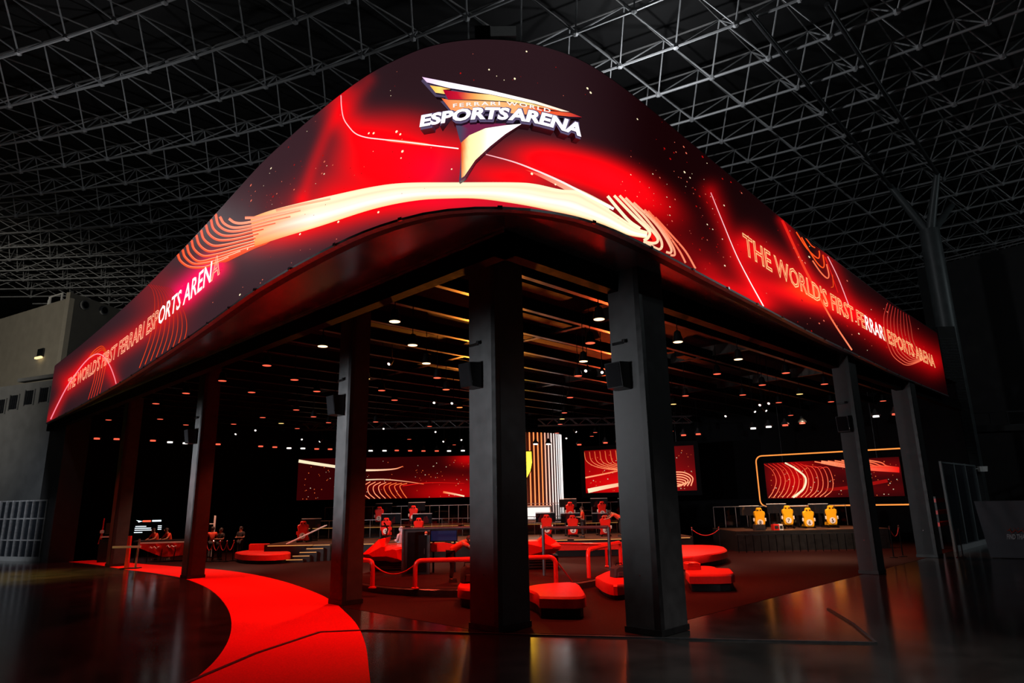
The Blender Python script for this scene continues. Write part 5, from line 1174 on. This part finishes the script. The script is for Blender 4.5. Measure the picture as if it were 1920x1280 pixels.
for k, px in enumerate((30, 68)):
    p = lpos(px, 43.5); t = thing('shop_table', 'white table seen through the left shopfront, ' + ('farther one' if k == 0 else 'nearer one'), 'table', (p[0], p[1], 0), RZ+.4)
    m = MB(); m.box((0, 0, .95), (1.1, .7, .06)); m.build('top', 'white_plastic', t)
    for sx in (-.45, .45): m = MB(); m.box((sx, 0, .46), (.06, .5, .92)); m.build('leg', 'white_plastic', t)

# ================================================================== HALL, RIGHT SIDE
shopfront('dark glazing with pale grey uprights beyond the last right column', (38.7, 8.55), (46.1, 8.55), 4.3, 3, 'window_7', (4.25,), 'tree_steel', 'dark_glass', .2)
t = thing('red_shelves', 'dim red shelf boards seen behind the right glazing', 'shelf', (42.6, 9.6, 0), 0)
for z_ in (1.2, 1.8, 2.4): m = MB(); m.box((0, 0, z_), (4.5, .4, .2)); m.build('board', 'red_leather', t)
for sx in (-2.2, 2.2): m = MB(); m.box((sx, 0, 1.3), (.08, .4, 2.6)); m.build('upright', 'black_metal', t)
# dark block at the right with a bridge railing, bright pipe rail on top
dR = 52.; A3 = at_d(1752, 700, dR); B3 = at_d(2100, 700, dR-8); zt3 = zq(1752, 505, dR)
struct(vwall('wall_hall_right', A3, B3, 0, zt3, 'hall_dark_wall'), 'dark wall closing the hall on the right', 'wall')
t = thing('roof_edge_rail', 'pair of pale pipes along the top of the dark right wall', 'railing', (A3[0], A3[1], zt3), math.atan2((B3-A3)[1], (B3-A3)[0]))
for z_ in (.12, .35): m = MB(); m.tube([(0, -.1, z_), (14, -.1, z_)], .045, 8); m.build('pipe', 'trim_alu', t)
for k in range(8): m = MB(); m.box((.3+1.9*k, -.1, .2), (.06, .06, .4)); m.build('support', 'dark_steel', t)
a_, b_ = at_d(1728, 790, 44.), at_d(1990, 770, 42.); z0, z1 = zq(1735, 803, 44.), zq(1728, 789, 44.); L = np.linalg.norm((b_-a_)[:2])
t = thing('bridge_railing', 'grey ladder-like railing of the bridge crossing the dark right side', 'railing', (a_[0], a_[1], z0), math.atan2((b_-a_)[1], (b_-a_)[0])); z1 = z0+.85
for z_ in (0., .85): m = MB(); m.box((L/2, 0, z_), (L, .08, .07)); m.build('rail', 'dark_steel', t)
for k in range(9): m = MB(); m.box((.1+k*(L-.2)/8, 0, .42), (.07, .06, .85)); m.build('baluster', 'dark_steel', t)
struct(tag(MB().box(((a_[0]+b_[0])/2, (a_[1]+b_[1])/2, z0-.25), (L, 1.4, .35), math.atan2((b_-a_)[1], (b_-a_)[0])).build('bridge_deck', 'hall_dark_wall'), 'dark bridge deck under the ladder-like railing', 'bridge'))
# ribbed pylon beside the glazing
p = lpos(1836, 41.); t = thing('ribbed_pylon', 'dark finely ribbed pylon rising beside the right glazing', 'pylon', (p[0], p[1], 0), RZ, None, 'structure')
m = MB(); m.box((0, 0, 6.5), (1.1, .9, 13)); m.build('shaft', 'hall_dark_wall', t)
m = MB()
for k in range(120): m.box((0, -.46, .3+.1*k), (1.1, .04, .04))
o = m.build('ribs', 'dark_steel', t); o['kind'] = 'stuff'
p = at_d(1838, 879, 40.1); t = thing('emergency_lamp', 'small pale box lamp on an arm beside the ribbed pylon', 'lamp', (p[0], p[1], p[2]), RZ)
m = MB(); m.box((.1, 0, 0), (.42, .3, .3), 0, 1.15); m.build('box', 'white_plastic', t); m = MB(); m.tube([(-.1, 0, .02), (-.7, .1, .04)], .035, 6); m.tube([(0, .1, 0), (0, .6, 0)], .05, 6); m.build('arm', 'white_plastic', t)
# chrome posts
for px, py, w_ in ((1798, 1045, 'nearer the column'), (1806, 1044, 'nearer the banner')):
    p = at_z(px, py); t = thing('chrome_post', 'slim chrome post standing by the right glazing, ' + w_, 'post', (p[0], p[1], 0)); m = MB(); m.tube([(0, 0, .02), (0, 0, 1.15)], .025, 10); m.build('tube', 'chrome', t); m = MB(); m.lathe([(.11, 0), (.11, .02), (.04, .05)], 14); m.build('foot', 'chrome', t); m = MB(); m.lathe([(.0, 1.15), (.035, 1.16), (0, 1.2)], 10); m.build('cap', 'chrome', t)
# fabric banner barrier with print
a_, b_ = at_z(1858, 1046), at_z(2060, 1050); c = a_; L = np.linalg.norm(b_-a_); rzb = math.atan2((b_-a_)[1], (b_-a_)[0])
t = thing('fabric_banner', 'grey fabric banner printed FIND THA at the right edge', 'banner', (c[0], c[1], 0), rzb); H = 2.35; NU, NV = 40, 16; vs_ = []
for i in range(NU+1):
    for j in range(NV+1):
        u, v = i/NU, j/NV; x_ = u*L; k_ = max(0, 1-((u*L)/2.2)); vs_.append((x_-(.25*(v)*(1-u)), -.02-.05*k_*math.sin(9*(u*L)+7*v)*v-.02*math.sin(3*u*L), .03+v*H))
m = MB(); m.add(vs_, [(i*(NV+1)+j, (i+1)*(NV+1)+j, (i+1)*(NV+1)+j+1, i*(NV+1)+j+1) for i in range(NU) for j in range(NV)]); m.build('cloth', 'banner_cloth', t, True)
for x_ in (.05, L): m = MB(); m.tube([(x_, .06, 0), (x_, .06, H)], .03, 8); m.build('post', 'dark_steel', t)
def banner_u(px, py):
    d = ray(px, py); n_ = np.array([-math.sin(rzb), math.cos(rzb), 0]); k = ((c-CAM)@n_)/(d@n_); q = CAM+d*k; return (q-c)@np.array([math.cos(rzb), math.sin(rzb), 0]), q[2]
u0, zt_ = banner_u(1886, 1001); u1, zb_ = banner_u(1886, 1010); ue, _ = banner_u(1921, 1006)
v, f = text_mesh('FIND THA', .02); W = v[:, 0].max(); m = MB(); hh = zt_-zb_
m.add([(u0+(a/W)*(ue-u0)+.2*(b-.3)*hh, -.1, zb_+b/.7*hh) for a, b, _ in v], f); m.build('lettering', 'banner_print', t)
u0, zz = banner_u(1889, 996); rr = random.Random(2); m = MB(); m.tube([(u0+.07*i, -.1, zz+.06*math.sin(i*2.1)+.03*rr.random()) for i in range(12)], .022, 5)
for i in range(5): m.box((u0+.1+.14*i, -.1, zz+.13), (.03, .01, .03))
m.build('script_lettering', 'banner_red', t)
